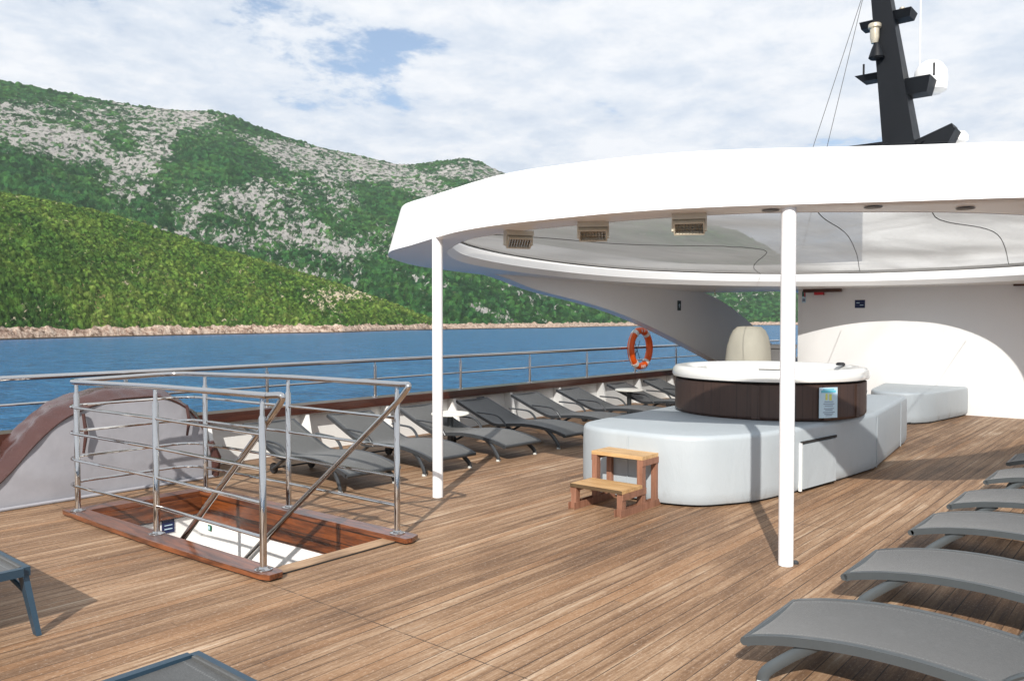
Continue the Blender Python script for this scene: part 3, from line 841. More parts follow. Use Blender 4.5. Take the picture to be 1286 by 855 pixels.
heater(4.85, 2.55, R(-66), 'cream heater under the canopy edge nearest the tall right pole')

# ------------------------------------------------------------------ deckhouse behind, its signs, the mast
def build_deckhouse():
    t = thing('deckhouse', 'plain white deckhouse wall closing the deck behind the hot tub', 'deckhouse', (14.82, 2.3, 0))
    bm = new_bm(); add_box(bm, (3.5, .15, 1.13), (7, 6.22, 2.26)); bevel(bm, .03, 3); obj('wall', bm, WALLW, t, True)
    bm = new_bm(); add_box(bm, (3.9, 1.15, 2.42), (8.2, 9.0, .30)); bevel(bm, .05, 3); obj('roof', bm, GELCOAT, t)
    bm = new_bm(); add_box(bm, (5.0, -.25, 3.30), (7.2, 5.6, 1.45)); bevel(bm, .10, 3); obj('upper_house', bm, GELCOAT, t)
    bm = new_bm(); add_box(bm, (-.06, 2.80, 2.10), (.10, .66, .09)); bevel(bm, .004, 1); obj('batten', bm, BARW, t)
    bm = new_bm(); add_box(bm, (-.06, -.42, 2.13), (.10, .5, .09)); bevel(bm, .004, 1); obj('batten', bm, BARW, t)
    bm = new_bm(); add_box(bm, (-.07, 2.85, 2.03), (.08, .16, .05)); bevel(bm, .01, 2); obj('alarm_light', bm, RED, t)
build_deckhouse()

def sign(name, label, loc, rz, w, h, mat, marks=(), cat='sign', th=.006, group=None):
    t = thing(name, label, cat, loc, rz, group)
    bm = new_bm(); add_box(bm, (0, 0, 0), (w, th, h)); bevel(bm, .0015, 1); obj('plate', bm, mat, t, False)
    by = {}
    for m, x, z, sx, sz in marks:
        bm = by.setdefault(m.name, (m, new_bm()))[1]; add_box(bm, (x, -th / 2 - .0012, z), (sx, .002, sz))
    for m, bm in by.values(): obj('print', bm, m, t, False)
    return t
# facing -X: local -Y of the sign looks back along the ship
RZ = R(-90)
sign('wall_sign', 'small navy blue sign on the white deckhouse wall', (14.812, 4.46, 1.835), RZ, .17, .14, SIGNB, [(PAPER, -.03, .02, .05, .012), (PAPER, .03, -.02, .06, .01)])
sign('wall_sign', 'tiny red and green notice at the left end of the deckhouse wall', (14.812, 5.45, 1.98), RZ, .07, .22, PAPER, [(SIGNG, -.015, .05, .03, .09), (RED, .018, .045, .022, .1), (INK, 0, -.06, .05, .05)])
# facing -Y, on the wing
sign('exit_sign', 'dark green escape sign on the grey side wing of the canopy', (13.98, 7.554, 1.83), 0, .13, .19, SIGNDK, [(PAPER, 0, 0, .018, .08), (PAPER, 0, .01, .06, .016)])

def build_mast():
    t = thing('radar_mast', 'black raked mast with platforms rising behind the canopy', 'mast', (17.0, 4.33, 4.03))
    bm = new_bm(); rings = []
    for k in range(9):
        f = k / 8; z = -.02 + 4.6 * f; dx = -.08 * f; dy = -.10 + .59 * f
        hx0, hx1 = -.34 + .16 * f, .42 - .26 * f; w = .32 - .18 * f
        rings.append([(hx0 + dx, w + dy, z), (hx1 + dx, w + dy - .02, z), (hx1 + dx, -w + dy + .02, z), (hx0 + dx, -w + dy, z)])
    add_rings(bm, rings); bevel(bm, .025, 2); obj('tower', bm, BLACKP, t, True)
    def plat(c, s, name='platform', taper=(1.35, 1.25), rot=None):
        bm = new_bm(); add_box(bm, c, s, rot, taper); bevel(bm, .025, 2); return obj(name, bm, BLACKP, t)
    # side platforms, from the bottom up
    plat((.10, -.22, 2.02), (.42, .40, .30), taper=(1.25, 1.35)); plat((.05, .62, 2.34), (.30, .30, .13), taper=(1.2, 1.9))
    plat((.0, .02, 3.42), (.34, .28, .15), taper=(1.4, 1.3)); plat((.0, .68, 3.36), (.28, .20, .13))
    plat((.0, .46, 4.28), (.4, .70, .14), taper=(1.2, 1.2))
    bm = new_bm(); rot = Matrix.Rotation(R(-20), 3, 'X')
    add_box(bm, (.1, -.50, 1.02), (.46, .80, .09), rot); bevel(bm, .03, 2); obj('bracket_arm', bm, BLACKP, t)
    bm = new_bm(); add_prism(bm, [(-.78, .80), (-.93, 1.10), (-.60, 1.10), (-.30, .84)], 'x', -.14, .34); bevel(bm, .03, 2); obj('radar_housing', bm, BLACKP, t)
    bm = new_bm(); add_box(bm, (-.5, .62, .80), (1.2, 1.15, .05)); bevel(bm, .02, 2); obj('roof_plate', bm, BLACKP, t)
    bm = new_bm(); add_box(bm, (-.5, .52, .385), (.5, .45, .775)); bevel(bm, .02, 2); obj('plate_stand', bm, RADOME, t)
    bm = new_bm(); add_lathe(bm, [(.10, .22), (.12, .20), (.12, .14), (.085, .12), (.085, -.05), (.06, -.16)], 20, (-.36, .46, 3.06)); obj('deck_lamp', bm, BRASS, t)
    bm = new_bm(); add_lathe(bm, [(.05, 0), (.10, -.12), (.15, -.28), (.12, -.31)], 18, (-.36, .42, 2.90)); obj('horn', bm, BLACKP, t)
    bm = new_bm(); add_lathe(bm, [(.20, -.32), (.29, -.27), (.31, -.05), (.29, .12), (.21, .25), (.11, .315), (.03, .33)], 28, (.62, -.32, 2.32)); obj('satellite_dome', bm, RADOME, t)
    bm = new_bm(); add_lathe(bm, [(.08, -.1), (.15, -.05), (.15, .05), (.10, .12), (.03, .14)], 20, (.6, -.85, 1.04)); obj('small_dome', bm, RADOME, t)
    bm = new_bm(); add_tube(bm, [(.62, -.12, 2.6), (.62, -.12, 6.5)], .014, 6); obj('whip_antenna', bm, POLE, t)
    for p in ((.05, .78, 2.42), (.08, -.50, 2.20)):
        bm = new_bm(); add_tube(bm, [p, (p[0], p[1], p[2] + .24)], .02, 6); obj('stub_antenna', bm, BLACKP, t)
    bm = new_bm(); add_lathe(bm, [(.05, 0), (.05, .1), (.02, .12)], 12, (.0, .06, 3.49)); obj('nav_light', bm, BRASS, t)
    for dx in (0, .22):
        bm = new_bm(); add_tube(bm, [(-.05, .72, 4.2), (-.4, 2.3 - dx * 2.2, -1.0)], .006, 5); obj('stay_wire', bm, CORD, t)
build_mast()

# beige cover and grey locker in the passage beyond the tub
def build_cover():
    bm = new_bm(); rings = []
    for z, k in ((0.01, 1.0), (.5, 1.02), (.85, 1.0), (1.08, .95), (1.25, .84), (1.36, .70), (1.42, .52), (1.43, .3)):
        n = 40; r = []
        for j in range(n):
            a = 2 * math.pi * j / n; e = 1 / max(abs(math.cos(a)) ** 3 + abs(math.sin(a)) ** 3, 1e-6) ** (1 / 3)
            w = 1 + .018 * math.sin(5 * a + z * 4) + .012 * math.sin(9 * a - z * 7)
            r.append((.46 * k * e * math.cos(a) * w, .40 * k * e * math.sin(a) * w, z))
        rings.append(r)
    add_rings(bm, rings); o = obj('covered_console', bm, BEIGEC, None, True, 60); o.location = (13.75, 6.04, 0); o.scale = (.88, .88, 1.008)
    tag(o, 'beige canvas cover over a rounded console beyond the hot tub', 'cover')
build_cover()
def build_locker():
    t = thing('deck_locker', 'dark grey locker half hidden behind the tall right pole', 'locker', (14.35, 5.66, 0), R(20))
    bm = new_bm(); add_box(bm, (0, 0, .52), (.5, .45, 1.04)); bevel(bm, .05, 3); obj('body', bm, VENTG, t)
    bm = new_bm(); add_box(bm, (-.01, 0, 1.075), (.53, .49, .06)); bevel(bm, .02, 2); obj('lid', bm, VENTG, t)
build_locker()

# ------------------------------------------------------------------ upholstered platform, hot tub, lounge, steps
def round_poly(pts, rad, seg=7):
    P = [Vector((*p, 0)) for p in pts]; n = len(P); out = []
    for i in range(n):
        a, b, c = P[i - 1], P[i], P[(i + 1) % n]; r = rad[i] if isinstance(rad, list) else rad
        u = (a - b); v = (c - b); d = min(r, u.length * .48, v.length * .48)
        s = b + u.normalized() * d; e = b + v.normalized() * d
        for k in range(seg + 1):
            t = k / seg; out.append(s * (1 - t) ** 2 + b * 2 * t * (1 - t) + e * t * t)
    return out
def pad(name, parent, pts, rad, z0, z1, edge, mat, wob=.0):
    L = round_poly(pts, rad); A = sum((a.x * b.y - b.x * a.y) for a, b in zip(L, L[1:] + L[:1]))
    sg = 1 if A > 0 else -1
    def ins(d):
        n = len(L); out = []
        for i in range(n):
            t = (L[(i + 1) % n] - L[i - 1]).normalized(); out.append(L[i] + Vector((-t.y, t.x, 0)) * d * sg)
        return out
    rings = []
    for z, d in [(z0, .02), (z0 + .03, .004), (z0 + .1, 0), (z1 - .15, 0.0), (z1 - edge, 0.004)] + [(z1 - edge + edge * math.sin(a), edge * (1 - math.cos(a)) + .004) for a in np.linspace(0, math.pi / 2, 7)[1:]]:
        rings.append([Vector((p.x, p.y, z)) for p in ins(d)])
    bm = new_bm(); V = add_rings(bm, rings, True, (True, False))
    # domed top
    cen = sum((v.co for v in V[-1]), Vector()) / len(V[-1]); last = V[-1]
    for f, dz in ((.85, .004), (.5, .008), (.15, .010)):
        nx = [bm.verts.new(cen.lerp(v.co, f) + Vector((0, 0, dz))) for v in V[-1]]
        for j in range(len(nx)): bm.faces.new((last[j], last[(j + 1) % len(nx)], nx[(j + 1) % len(nx)], nx[j]))
        last = nx
    bm.faces.new(last)
    return obj(name, bm, mat, parent, True, 50)
def build_platform():
    t = thing('sunbed_platform', 'big pale grey upholstered platform round the hot tub', 'platform', (8.4, 3.39, 0))
    pts = [(-2.48, -.05), (-2.37, -.34), (-1.91, -.62), (-1.3, -.73), (-.4, -.855), (.38, -.93), (2.56, -.68), (2.58, .75), (.4, 1.08), (-1.9, 1.0), (-2.26, .96), (-2.46, .66)]
    pad('cushion', t, pts, [.16, .25, .25, .3, .3, .05, .06, .06, .3, .3, .25, .25], .022, .595, .045, VINYL)
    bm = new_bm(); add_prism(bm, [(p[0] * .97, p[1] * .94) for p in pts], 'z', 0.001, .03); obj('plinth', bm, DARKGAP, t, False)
    # welted seams running up the sides
    for px_, py_ in ((.38, -.93), (-2.475, .30), (2.0, -.745)):
        bm = new_bm(); add_tube(bm, [(px_, py_, .03), (px_, py_, .555)], .0045, 6); obj('seam', bm, VINYL, t)
    # flap with its slot on the side towards the camera
    a = Vector((-1.25, -.742)); b = Vector((-.58, -.835)); d = (b - a).normalized(); ang = math.atan2(d.y, d.x); rot = Matrix.Rotation(ang, 3, 'Z')
    m = (a + b) / 2
    bm = new_bm(); add_box(bm, (a.x, a.y, .235), (.022, .022, .43), rot); bevel(bm, .006, 2); obj('piping', bm, WHITEB, t)
    bm = new_bm(); add_box(bm, (m.x, m.y, .452), (.66, .02, .022), rot); obj('flap_slot', bm, DARKGAP, t, False)
    bm = new_bm(); add_box(bm, (m.x, m.y - .001, .235), (.62, .024, .40), rot); bevel(bm, .008, 2); obj('flap', bm, VINYL, t)
build_platform()

def build_tub():
    t = thing('hot_tub', 'round hot tub with cream rim and dark brown slatted skirt', 'hot tub', (8.2, 3.39, .603))
    R0 = .955
    bm = new_bm(); add_lathe(bm, [(R0 - .02, 0.002), (R0, .03), (R0, .335), (R0 - .02, .345)], 96); obj('skirt', bm, SKIRT, t, True, 30)
    bm = new_bm(); add_lathe(bm, [(R0 - .03, .340), (R0 - .012, .352), (R0 - .012, .365)], 96, cap0=True, cap1=True); obj('shadow_gap', bm, DARKGAP, t)
    bm = new_bm()
    prof = [(R0 - .01, .362), (R0 + .022, .366), (R0 + .03, .39), (R0 + .022, .44), (R0 - .005, .468), (R0 - .05, .475), (R0 - .12, .468), (R0 - .155, .445), (R0 - .17, .40), (R0 - .22, .25), (R0 - .33, .22), (R0 - .42, .20), (R0 - .46, .02), (.05, .0)]
    add_lathe(bm, prof, 96, cap0=False); obj('shell', bm, TUBSHELL, t, True, 40)
    # head pillows and control knob on the rim
    for a in (-150, -95, 20, 95, 150):
        ca, sa = math.cos(R(a)), math.sin(R(a)); bm = new_bm()
        add_box(bm, (ca * (R0 - .20), sa * (R0 - .20), .415), (.06, .26, .05), Matrix.Rotation(R(a), 3, 'Z')); bevel(bm, .02, 3); obj('head_pillow', bm, TUBSHELL, t)
    bm = new_bm(); a = R(-45); add_lathe(bm, [(.045, .47), (.045, .49), (.03, .50)], 20, ((R0 - .16) * math.cos(a), (R0 - .16) * math.sin(a), 0)); obj('diverter_knob', bm, RUBBER, t)
    # vertical corner trims and the vent slot
    for a in (196, 236, 262, 325):
        ca, sa = math.cos(R(a)), math.sin(R(a)); bm = new_bm(); add_box(bm, (ca * (R0 + .003), sa * (R0 + .003), .175), (.02, .075, .318), Matrix.Rotation(R(a), 3, 'Z')); bevel(bm, .004, 1); obj('skirt_trim', bm, SKIRT, t)
    a = R(216); bm = new_bm(); add_box(bm, ((R0 + .004) * math.cos(a), (R0 + .004) * math.sin(a), .14), (.018, .05, .22), Matrix.Rotation(a, 3, 'Z')); obj('drain_slot', bm, RUBBER, t, False)
    a = R(300); bm = new_bm(); add_box(bm, ((R0 + .012) * math.cos(a), (R0 + .012) * math.sin(a), .20), (.03, .03, .06), Matrix.Rotation(a, 3, 'Z')); obj('latch', bm, STEEL, t, False)
build_tub()
# notice on the skirt
def build_notice():
    a = R(236.5); r = .955 + .012
    x, y = 8.2 + r * math.cos(a), 3.39 + r * math.sin(a)
    marks = [(TEAL, .0, .105, .16, .022), (TEAL, 0, .125, .12, .01), (YEL, -.022, .055, .022, .06), (YEL, .022, .05, .026, .06)]
    for i, z in enumerate((.008, -.012, -.03, -.055, -.07, -.09, -.105, -.12)):
        marks.append((INK, .005, z, (.10, .12, .09, .11, .08, .13, .10, .07)[i], .006))
    sign('notice_board', 'pale blue notice with yellow symbols fixed to the hot tub skirt', (x, y, .603 + .175), a + R(90), .20, .285, PAPER, marks)
build_notice()

def build_lounge():
    t = thing('padded_lounge', 'low pale grey padded lounge against the white deckhouse wall', 'lounge', (13.9, 3.39, 0))
    pad('cushion', t, [(-1.0, -.25), (-.62, -.45), (.89, -.66), (.89, .66), (-.62, .45), (-1.0, .25)], [.2, .25, .08, .08, .25, .2], .022, .47, .04, VINYL)
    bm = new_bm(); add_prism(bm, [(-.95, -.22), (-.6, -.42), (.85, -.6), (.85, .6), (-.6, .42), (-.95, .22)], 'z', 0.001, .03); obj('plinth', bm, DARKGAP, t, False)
build_lounge()

def build_steps():
    t = thing('step_stool', 'two tread wooden step stool in front of the pale platform', 'step stool', (5.36, 3.64, 0))
    w = .50
    bm = new_bm(); add_box(bm, (.155, 0, .195), (.31, w, .028)); bevel(bm, .004, 1); obj('tread', bm, TREADW, t)
    bm = new_bm(); add_box(bm, (.455, 0, .425), (.29, w, .03)); bevel(bm, .004, 1); obj('tread', bm, TREADW, t)
    for s in (-1, 1):
        y = s * (w / 2 - .028)
        for x, h in ((.04, .18), (.34, .41), (.565, .41)):
            bm = new_bm(); add_box(bm, (x, y, h / 2 + .001), (.055, .05, h)); bevel(bm, .003, 1); obj('leg', bm, LEGW, t)
        bm = new_bm(); add_box(bm, (.29, y + s * .0285, .028), (.62, .007, .055)); add_box(bm, (.29, y - s * .0275, .028), (.62, .005, .055)); obj('side_runner', bm, LEGW, t, False)
        bm = new_bm(); add_box(bm, (.19, y + s * .0285, .155), (.36, .007, .05)); obj('side_rail', bm, LEGW, t, False)
        bm = new_bm(); add_box(bm, (.455, y + s * .0285, .385), (.28, .007, .05)); obj('side_rail', bm, LEGW, t, False)
build_steps()

# ------------------------------------------------------------------ stairwell hatch and its rails
def build_hatch():
    t = thing('stairwell_hatch', 'open stairwell hatch with varnished wood coaming sunk in the deck', 'hatch', (0, 0, 0))
    # coaming boards lying on the deck, bowed on the near side
    def board(pts, z0, z1, mat, name='coaming'):
        bm = new_bm(); add_prism(bm, pts, 'z', z0, z1)
        bmesh.ops.triangulate(bm, faces=[f for f in bm.faces if len(f.verts) > 4]); return obj(name, bm, mat, t, False)
    n_out = [(2.56 + .105 * (1 - (yy - 4.14) / 2.68) - .03 * math.sin(math.pi * (yy - 4.14) / 2.68), yy) for yy in np.linspace(6.82, 4.20, 14)]
    near = n_out + [(2.685, 4.135), (2.775, 4.135), (2.795, 4.17), (2.79, 4.4), (2.695, 6.82)]
    board(near, 0.013, .045, VARN_Y)
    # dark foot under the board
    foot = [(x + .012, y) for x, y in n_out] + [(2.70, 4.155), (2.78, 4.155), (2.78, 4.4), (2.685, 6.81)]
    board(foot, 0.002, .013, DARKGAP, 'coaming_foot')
    board([(3.736, 4.11), (3.79, 4.095), (3.875, 4.13), (3.77, 6.82), (3.632, 6.82), (3.632, 6.67)], 0.013, .045, VARN_Y)
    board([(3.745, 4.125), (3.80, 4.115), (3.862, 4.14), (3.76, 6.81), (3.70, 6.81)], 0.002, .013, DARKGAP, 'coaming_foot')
    board([(2.7025, 6.665), (3.6315, 6.665), (3.6315, 6.82), (2.6965, 6.82)], 0.003, .0445, VARN_X)
    board([(2.796, 4.215), (3.735, 4.215), (3.735, 4.338), (2.793, 4.338)], .003, .012, TRIMW, 'sill_board')
    bm = new_bm(); add_box(bm, (3.268, 4.209, .005), (.93, .006, .008)); obj('sill_seam', bm, DARKGAP, t, False)
    # liners
    board([(3.732, 4.345), (3.752, 4.345), (3.655, 6.662), (3.630, 6.662)], -.215, .012, LINER_Y, 'liner_panel')
    board([(2.792, 4.345), (2.812, 4.345), (2.720, 6.662), (2.70, 6.662)], -.215, .012, LINER_Y, 'liner_panel')
    board([(2.724, 6.632), (3.63, 6.632), (3.63, 6.66), (2.724, 6.66)], -.145, .002, VARN_X, 'liner_panel')
    # white well below
    bm = new_bm()
    add_prism(bm, [(3.742, 4.345), (3.762, 4.345), (3.675, 6.69), (3.648, 6.69)], 'z', -2.46, -.2155)
    add_prism(bm, [(2.78, 4.345), (2.80, 4.345), (2.70, 6.69), (2.68, 6.69)], 'z', -2.46, -.2155)
    add_box(bm, (3.18, 6.675, -1.31), (.97, .02, 2.30)); add_box(bm, (3.27, 4.33, -1.27), (.96, .02, 2.38))
    obj('well_wall', bm, WALLW, t, False)
    bm = new_bm(); add_box(bm, (3.27, 5.51, -2.48), (1.0, 2.4, .02)); obj('well_floor', bm, TRIMW, t, False)
    for k in range(10):
        bm = new_bm(); add_box(bm, (3.22, 4.42 + .215 * k, -.22 - .215 * k), (.80, .22, .03)); bevel(bm, .004, 1); obj('stair_tread', bm, TRIMW, t)
build_hatch()
sign('wall_sign', 'navy blue square sign on the grey end wall inside the stairwell', (3.34, 6.66, -.213), 0, .11, .11, SIGNB, [(PAPER, 0, -.02, .07, .008), (PAPER, 0, .012, .07, .006)])
sign('wall_sign', 'small green escape sign on the white wall inside the stairwell', (3.640, 6.52, -.26), RZ, .05, .05, SIGNG, [(PAPER, 0, 0, .02, .03)])

def build_hatch_rail():
    t = thing('hatch_railing', 'stainless steel railing with five bars round the open stairwell', 'railing', (0, 0, .0455))
    r = .0215
    posts = [(2.629, 6.70), (2.70, 5.55), (2.724, 4.258), (3.807, 4.269), (3.77, 5.524), (3.69, 6.664)]
    for i, (x, y) in enumerate(posts):
        top = 1.04
        bm = new_bm(); add_tube(bm, [(x, y, 0), (x, y, .92), (x, y, .935), (x, y, top)], [r, r, .014, .014], 16)
        add_lathe(bm, [(.055, .0008), (.055, .006), (.03, .014), (.025, .02)], 20, (x, y, 0)); obj('post', bm, STEEL, t)
    zt = 1.05
    path = fillet([(2.724, 4.20, zt + .005), (2.70, 5.55, zt - .012), (2.60, 6.86, zt - .035), (3.55, 6.92, zt - .02), (3.77, 5.5, zt), (3.807, 4.22, zt + .005)], .2, 8)
    bm = new_bm(); add_tube(bm, path, .0205, 14); obj('top_rail', bm, STEEL, t)
    for k in range(4):
        z = .195 + .207 * k
        path = fillet([(2.724, 4.258, z), (2.70, 5.55, z), (2.60, 6.90, z), (3.68, 6.90, z), (3.77, 5.524, z), (3.807, 4.27, z)], .2, 8)
        bm = new_bm(); add_tube(bm, path, .0115, 10); obj('bar', bm, STEEL, t)
    for xa, x, y0, xi in ((2.724, 2.757, 4.20, 2.86), (3.807, 3.775, 4.22, 3.60)):
        z0 = zt + .005
        path = fillet([(xa, y0, z0), (x, y0 - .13, z0 + .01), (x, y0 - .02, z0 - .10), (xi, y0 + 2.2, z0 - 1.90)], .11, 8)
        bm = new_bm(); add_tube(bm, path, .0205, 14); obj('handrail', bm, STEEL, t)
build_hatch_rail()

def build_hood():
    t = thing('folding_hood', 'grey canvas hood with brown vinyl top beside the stairwell', 'hood', (0, 7.36, 0))
    face = spline([(2.06, .01, 0), (2.14, .10, 0), (2.25, .20, 0), (2.39, .335, 0), (2.54, .505, 0), (2.70, .65, 0), (2.87, .75, 0), (3.15, .832, 0), (3.40, .845, 0), (3.62, .835, 0), (3.82, .75, 0), (3.98, .60, 0), (4.07, .43, 0), (4.14, .22, 0), (4.17, .01, 0)], 5)
    n = len(face); cx = 3.2
    bm = new_bm(); rows = []
    for k in range(10):
        f = 1 - k / 9.2; row = []
        for i, p in enumerate(face):
            x = cx + (p.x - cx) * f; z = .01 + (p.y - .01) * f
            b = (-.012 * math.sin(math.pi * f) * (1 + .5 * math.sin(x * 5.1 + z * 4)) - .006 * math.sin(x * 9 + z * 14)) * min(1, z / .25)
            row.append((x, b, z))
        rows.append(row)
    add_rings(bm, rows, False, (False, True)); obj('side_panel', bm, GREYC, t, True, 80)
    bm = new_bm(); rows = []
    for k in range(15):
        v = k / 14; row = []
        for i, p in enumerate(face):
            u = i / (n - 1); wr = .012 * math.sin(i * 1.7 + v * 9) + .012 * math.sin(i * .6 - v * 5 + 1)
            dx = p.x - cx; s = 1 + .07 * math.sin(math.pi * min(1, v * 1.6)) + wr * (v > 0) * (v < 1)
            lift = .075 * min(1, v * 3) * math.sin(math.pi * u)
            row.append((cx + dx * s, -.006 + .52 * v, max(.008, p.y * (1 + wr * .6 * (v > 0)) + lift)))
        rows.append(row)
    add_rings(bm, rows, False, (False, False)); obj('top_cover', bm, BROWNV, t, True, 80)
    bm = new_bm(); add_tube(bm, [(2.0, -.03, .017), (4.2, -.03, .017)], .015, 10); obj('base_roll', bm, GREYC, t)
    bm = new_bm(); add_tube(bm, [(p.x, -.012, p.y) for p in face], .009, 6); obj('edge_piping', bm, BROWNV, t)
    for x, z0, z1 in ((2.93, .74, .40), (3.87, .74, .45)):
        bm = new_bm(); add_tube(bm, [(x, -.03, z0), (x + .012, -.055, (z0 + z1) / 2), (x - .01, -.05, z1)], [.014, .018, .011], 8); obj('strap', bm, BROWNV, t)
    bm = new_bm(); add_tube(bm, [(4.12, -.02, .36), (4.17, -.03, .2), (4.16, -.03, .02)], [.03, .05, .035], 8); obj('tail', bm, BROWNV, t)
build_hood()

# ------------------------------------------------------------------ sun loungers
PROF = [(0, .17), (.04, .187), (.2, .222), (.42, .248), (.65, .252), (.85, .238), (1.0, .220), (1.10, .215), (1.2, .232), (1.4, .300), (1.6, .378), (1.82, .465)]
def make_lounger(name, label, sling, metal, group):
    t = thing(name, label, 'sun lounger', (0, 0, 0), 0, group)
    P = spline([(0, u, z) for u, z in PROF], 5); W = .275
    bm = new_bm(); top = []; bot = []
    for p in P:
        top.append([(W * s, p.y, p.z - .012 * (1 - s * s) + .006) for s in np.linspace(-1, 1, 9)]); bot.append([(W * s, p.y, p.z - .012 * (1 - s * s)) for s in np.linspace(1, -1, 9)])
    add_rings(bm, [a + b for a, b in zip(top, bot)], True, (True, True)); obj('sling', bm, sling, t, True, 60)
    for s in (-1, 1):
        bm = new_bm(); rings = []
        for i, p in enumerate(P):
            q = P[min(i + 1, len(P) - 1)] - P[max(i - 1, 0)]; nn = Vector((0, -q.z, q.y)).normalized()
            c = Vector((s * (W + .012), p.y, p.z)); hw, hh = .016, .019
            rings.append([c + Vector((dx * hw, 0, 0)) + nn * (dz * hh - .012) for dx, dz in ((-1, -1), (1, -1), (1.0, 1), (-1.0, 1))])
        add_rings(bm, rings); bevel(bm, .005, 2); obj('side_rail', bm, metal, t)
        # splayed front leg
        bm = new_bm(); add_tube(bm, spline([(s * (W + .0), .30, .215), (s * (W + .005), .20, .145), (s * (W + .03), .10, .06), (s * (W + .035), .085, 0.006)], 4), .0235, 10, False, (.6, 1.1)); lg = obj('leg', bm, metal, t)
        bm = new_bm(); add_lathe(bm, [(.024, .0015), (.024, .016), (.018, .02)], 12, (s * (W + .035), .085, 0)); obj('foot_pad', bm, WHEELW, lg)
        # rear leg with wheel
        bm = new_bm(); add_tube(bm, [(s * (W - .01), 1.06, .195), (s * (W - .02), 1.32, .06)], .016, 8); rl = obj('leg', bm, metal, t)
        bm = new_bm(); w = []
        for r_, x_ in ((.02, -.016), (.052, -.016), (.055, -.008), (.055, .008), (.052, .016), (.02, .016)):
            w.append([(s * (W - .055) + x_, 1.36 + r_ * math.cos(a), .0565 + r_ * math.sin(a)) for a in np.linspace(0, 2 * math.pi, 21)[:-1]])
        add_rings(bm, w); obj('wheel', bm, RUBBER if name == 'sun_lounger' else WHEELW, rl)
        # arm rest
        bm = new_bm(); add_tube(bm, spline([(s * (W + .03), .93, .205), (s * (W + .04), .99, .28), (s * (W + .045), 1.09, .332), (s * (W + .045), 1.25, .342), (s * (W + .045), 1.42, .345)], 5), .014, 8, False, (1.3, .8)); obj('arm_rest', bm, metal, t)
    for u, z, nm in ((.0, .163, 'foot_bar'), (1.82, .455, 'head_bar')):
        bm = new_bm(); add_tube(bm, [(-W - .028, u, z), (W + .028, u, z)], .019, 10); obj(nm, bm, metal, t)
    bm = new_bm(); add_tube(bm, [(-W + .04, 1.36, .0565), (W - .04, 1.36, .0565)], .009, 8); obj('axle', bm, metal, t)
    return t
PORT = [(4.80, -3, 'charcoal sun lounger by the bulwark seen through the hatch railing, nearest the grey hood'),
        (5.84, -4, 'charcoal sun lounger by the bulwark, second along from the grey hood'),
        (6.95, -2, 'charcoal sun lounger by the bulwark just beyond the nearer round table'),
        (8.05, -1, 'charcoal sun lounger by the bulwark, fourth along, partly behind the pale platform corner'),
        (9.22, 0, 'charcoal sun lounger by the bulwark, fifth along from the grey hood'),
        (10.36, 2, 'charcoal sun lounger by the bulwark just before the farther round table'),
        (11.75, 1, 'charcoal sun lounger by the bulwark just beyond the farther round table'),
        (12.95, 2, 'farthest charcoal sun lounger by the bulwark, beneath the lifebuoy')]
G1 = 'sun loungers in a row along the bulwark'
proto = None
for i, (x, a, lab) in enumerate(PORT):
    if proto is None: proto = make_lounger('sun_lounger', lab, SLING, DARKM, G1); o = proto
    else: o = copy_tree(proto)
    o.location = (x, 5.70, 0); o.rotation_euler = (0, 0, R(a)); o['label'] = lab
G2 = 'sun loungers in a row at the right edge'
STAR = [(3.59, 1.46, 181, 'grey sun lounger in the foreground at the lower right corner'),
        (4.76, 1.41, 180, 'second nearest grey sun lounger of the row at the right edge'),
        (5.98, 1.37, 179, 'third grey sun lounger from the front of the row at the right edge'),
        (6.95, 1.35, 180, 'fourth grey sun lounger from the front of the row at the right edge'),
        (8.16, 1.32, 180, 'fifth grey sun lounger from the front, well right of the platform'),
        (9.30, 1.33, 181, 'sixth grey sun lounger from the front, only its foot end in view'),
        (10.45, 1.33, 180, 'farthest grey sun lounger at the right edge, barely in view')]
proto2 = None
for x, y, a, lab in STAR:
    if proto2 is None: proto2 = make_lounger('sun_lounger', lab, SLING_B, GREYM, G2); o = proto2
    else: o = copy_tree(proto2)
    o.location = (x, y, 0); o.rotation_euler = (0, 0, R(a)); o['label'] = lab

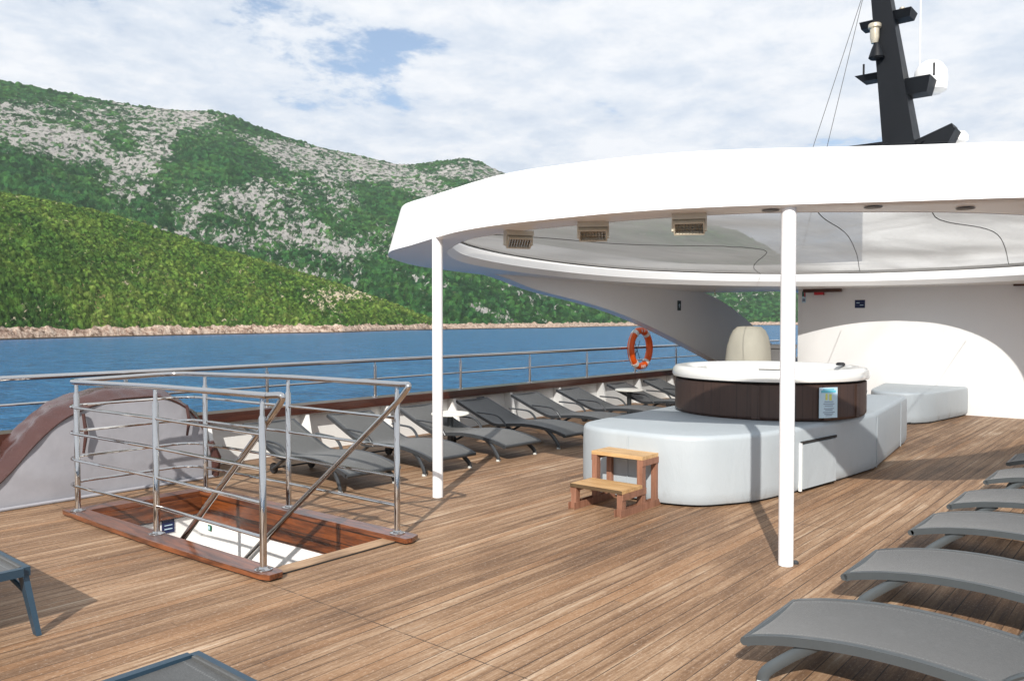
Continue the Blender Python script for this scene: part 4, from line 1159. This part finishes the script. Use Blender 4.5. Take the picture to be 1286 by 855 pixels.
def make_flat_lounger(label):
    t = thing('sun_lounger', label, 'sun lounger', (0, 0, 0), 0, 'blue framed sun loungers in the foreground')
    W, L, H = .30, 1.9, .335
    for s in (-1, 1):
        bm = new_bm(); add_box(bm, (s * W, L / 2, H - .022), (.035, L, .044)); bevel(bm, .006, 2); obj('side_rail', bm, BLUEM, t)
        for y, k in ((.03, -1), (L - .35, 1)):
            bm = new_bm(); rings = []
            for z, dx, dy, wx, wy in ((H - .0455, .0, 0.02, .028, .075), (H - .10, .01, .0, .028, .066), (.002, .06, k * .07, .024, .048)):
                c = Vector((s * (W + dx * .5), y + dy, z)); rings.append([c + Vector((a * wx / 2, b * wy / 2, 0)) for a, b in ((-1, -1), (1, -1), (1, 1), (-1, 1))])
            add_rings(bm, rings); bevel(bm, .005, 2); obj('leg', bm, BLUEM, t)
        bm = new_bm(); add_tube(bm, [(s * (W + .015), .02, .19), (s * (W - .02), .32, H - .05)], .013, 8); obj('brace', bm, BLUEM, t)
    for y in (.0, L):
        bm = new_bm(); add_box(bm, (0, y - .0, H - .02), (2 * W - .036, .034, .04)); bevel(bm, .006, 2); obj('end_bar', bm, BLUEM, t)
    bm = new_bm(); rows = []
    for y in np.linspace(.018, L - .018, 30): rows.append([(W * .93 * s, y, H - .012 - .025 * (1 - s * s) * (1 - (2 * y / L - 1) ** 6)) for s in np.linspace(-1, 1, 9)])
    rows = [r + [(x, y, z - .006) for x, y, z in reversed(r)] for r in rows]
    add_rings(bm, rows, True, (True, True)); obj('sling', bm, SLING_B, t, True, 60)
    bm = new_bm(); 
    for s in (-1, 1): add_box(bm, (s * W * .945, L / 2, H - .006), (.02, L - .06, .012))
    obj('sling_hem', bm, SLING, t, False)
    return t
fl = make_flat_lounger('blue framed sun lounger at the left edge with one leg in view')
fl.location = (1.17, 4.365, 0)
fl2 = copy_tree(fl); fl2.location = (1.185, 2.775, 0); fl2.rotation_euler = (0, 0, R(180))
fl2['label'] = 'blue framed sun lounger at the bottom edge with only its end corner in view'

def side_table(x, y, label):
    t = thing('side_table', label, 'side table', (x, y, 0), 0, 'round side tables between the loungers')
    bm = new_bm(); add_lathe(bm, [(.20, .385), (.232, .39), (.236, .402), (.228, .412)], 40); obj('table_top', bm, TABLETOP, t)
    bm = new_bm(); add_lathe(bm, [(.038, .012), (.038, .384)], 20); obj('column', bm, DARKM, t)
    bm = new_bm(); add_lathe(bm, [(.17, .001), (.17, .008), (.15, .014)], 32); obj('base', bm, DARKM, t)
side_table(7.07, 6.95, 'round cream topped side table just behind the left canopy pole')
side_table(11.38, 7.06, 'round cream topped side table beyond the platform near the lifebuoy')
sign('wall_sign', 'small navy sign on the bulwark behind the loungers', (8.74, 7.97, .36), 0, .16, .12, SIGNB)
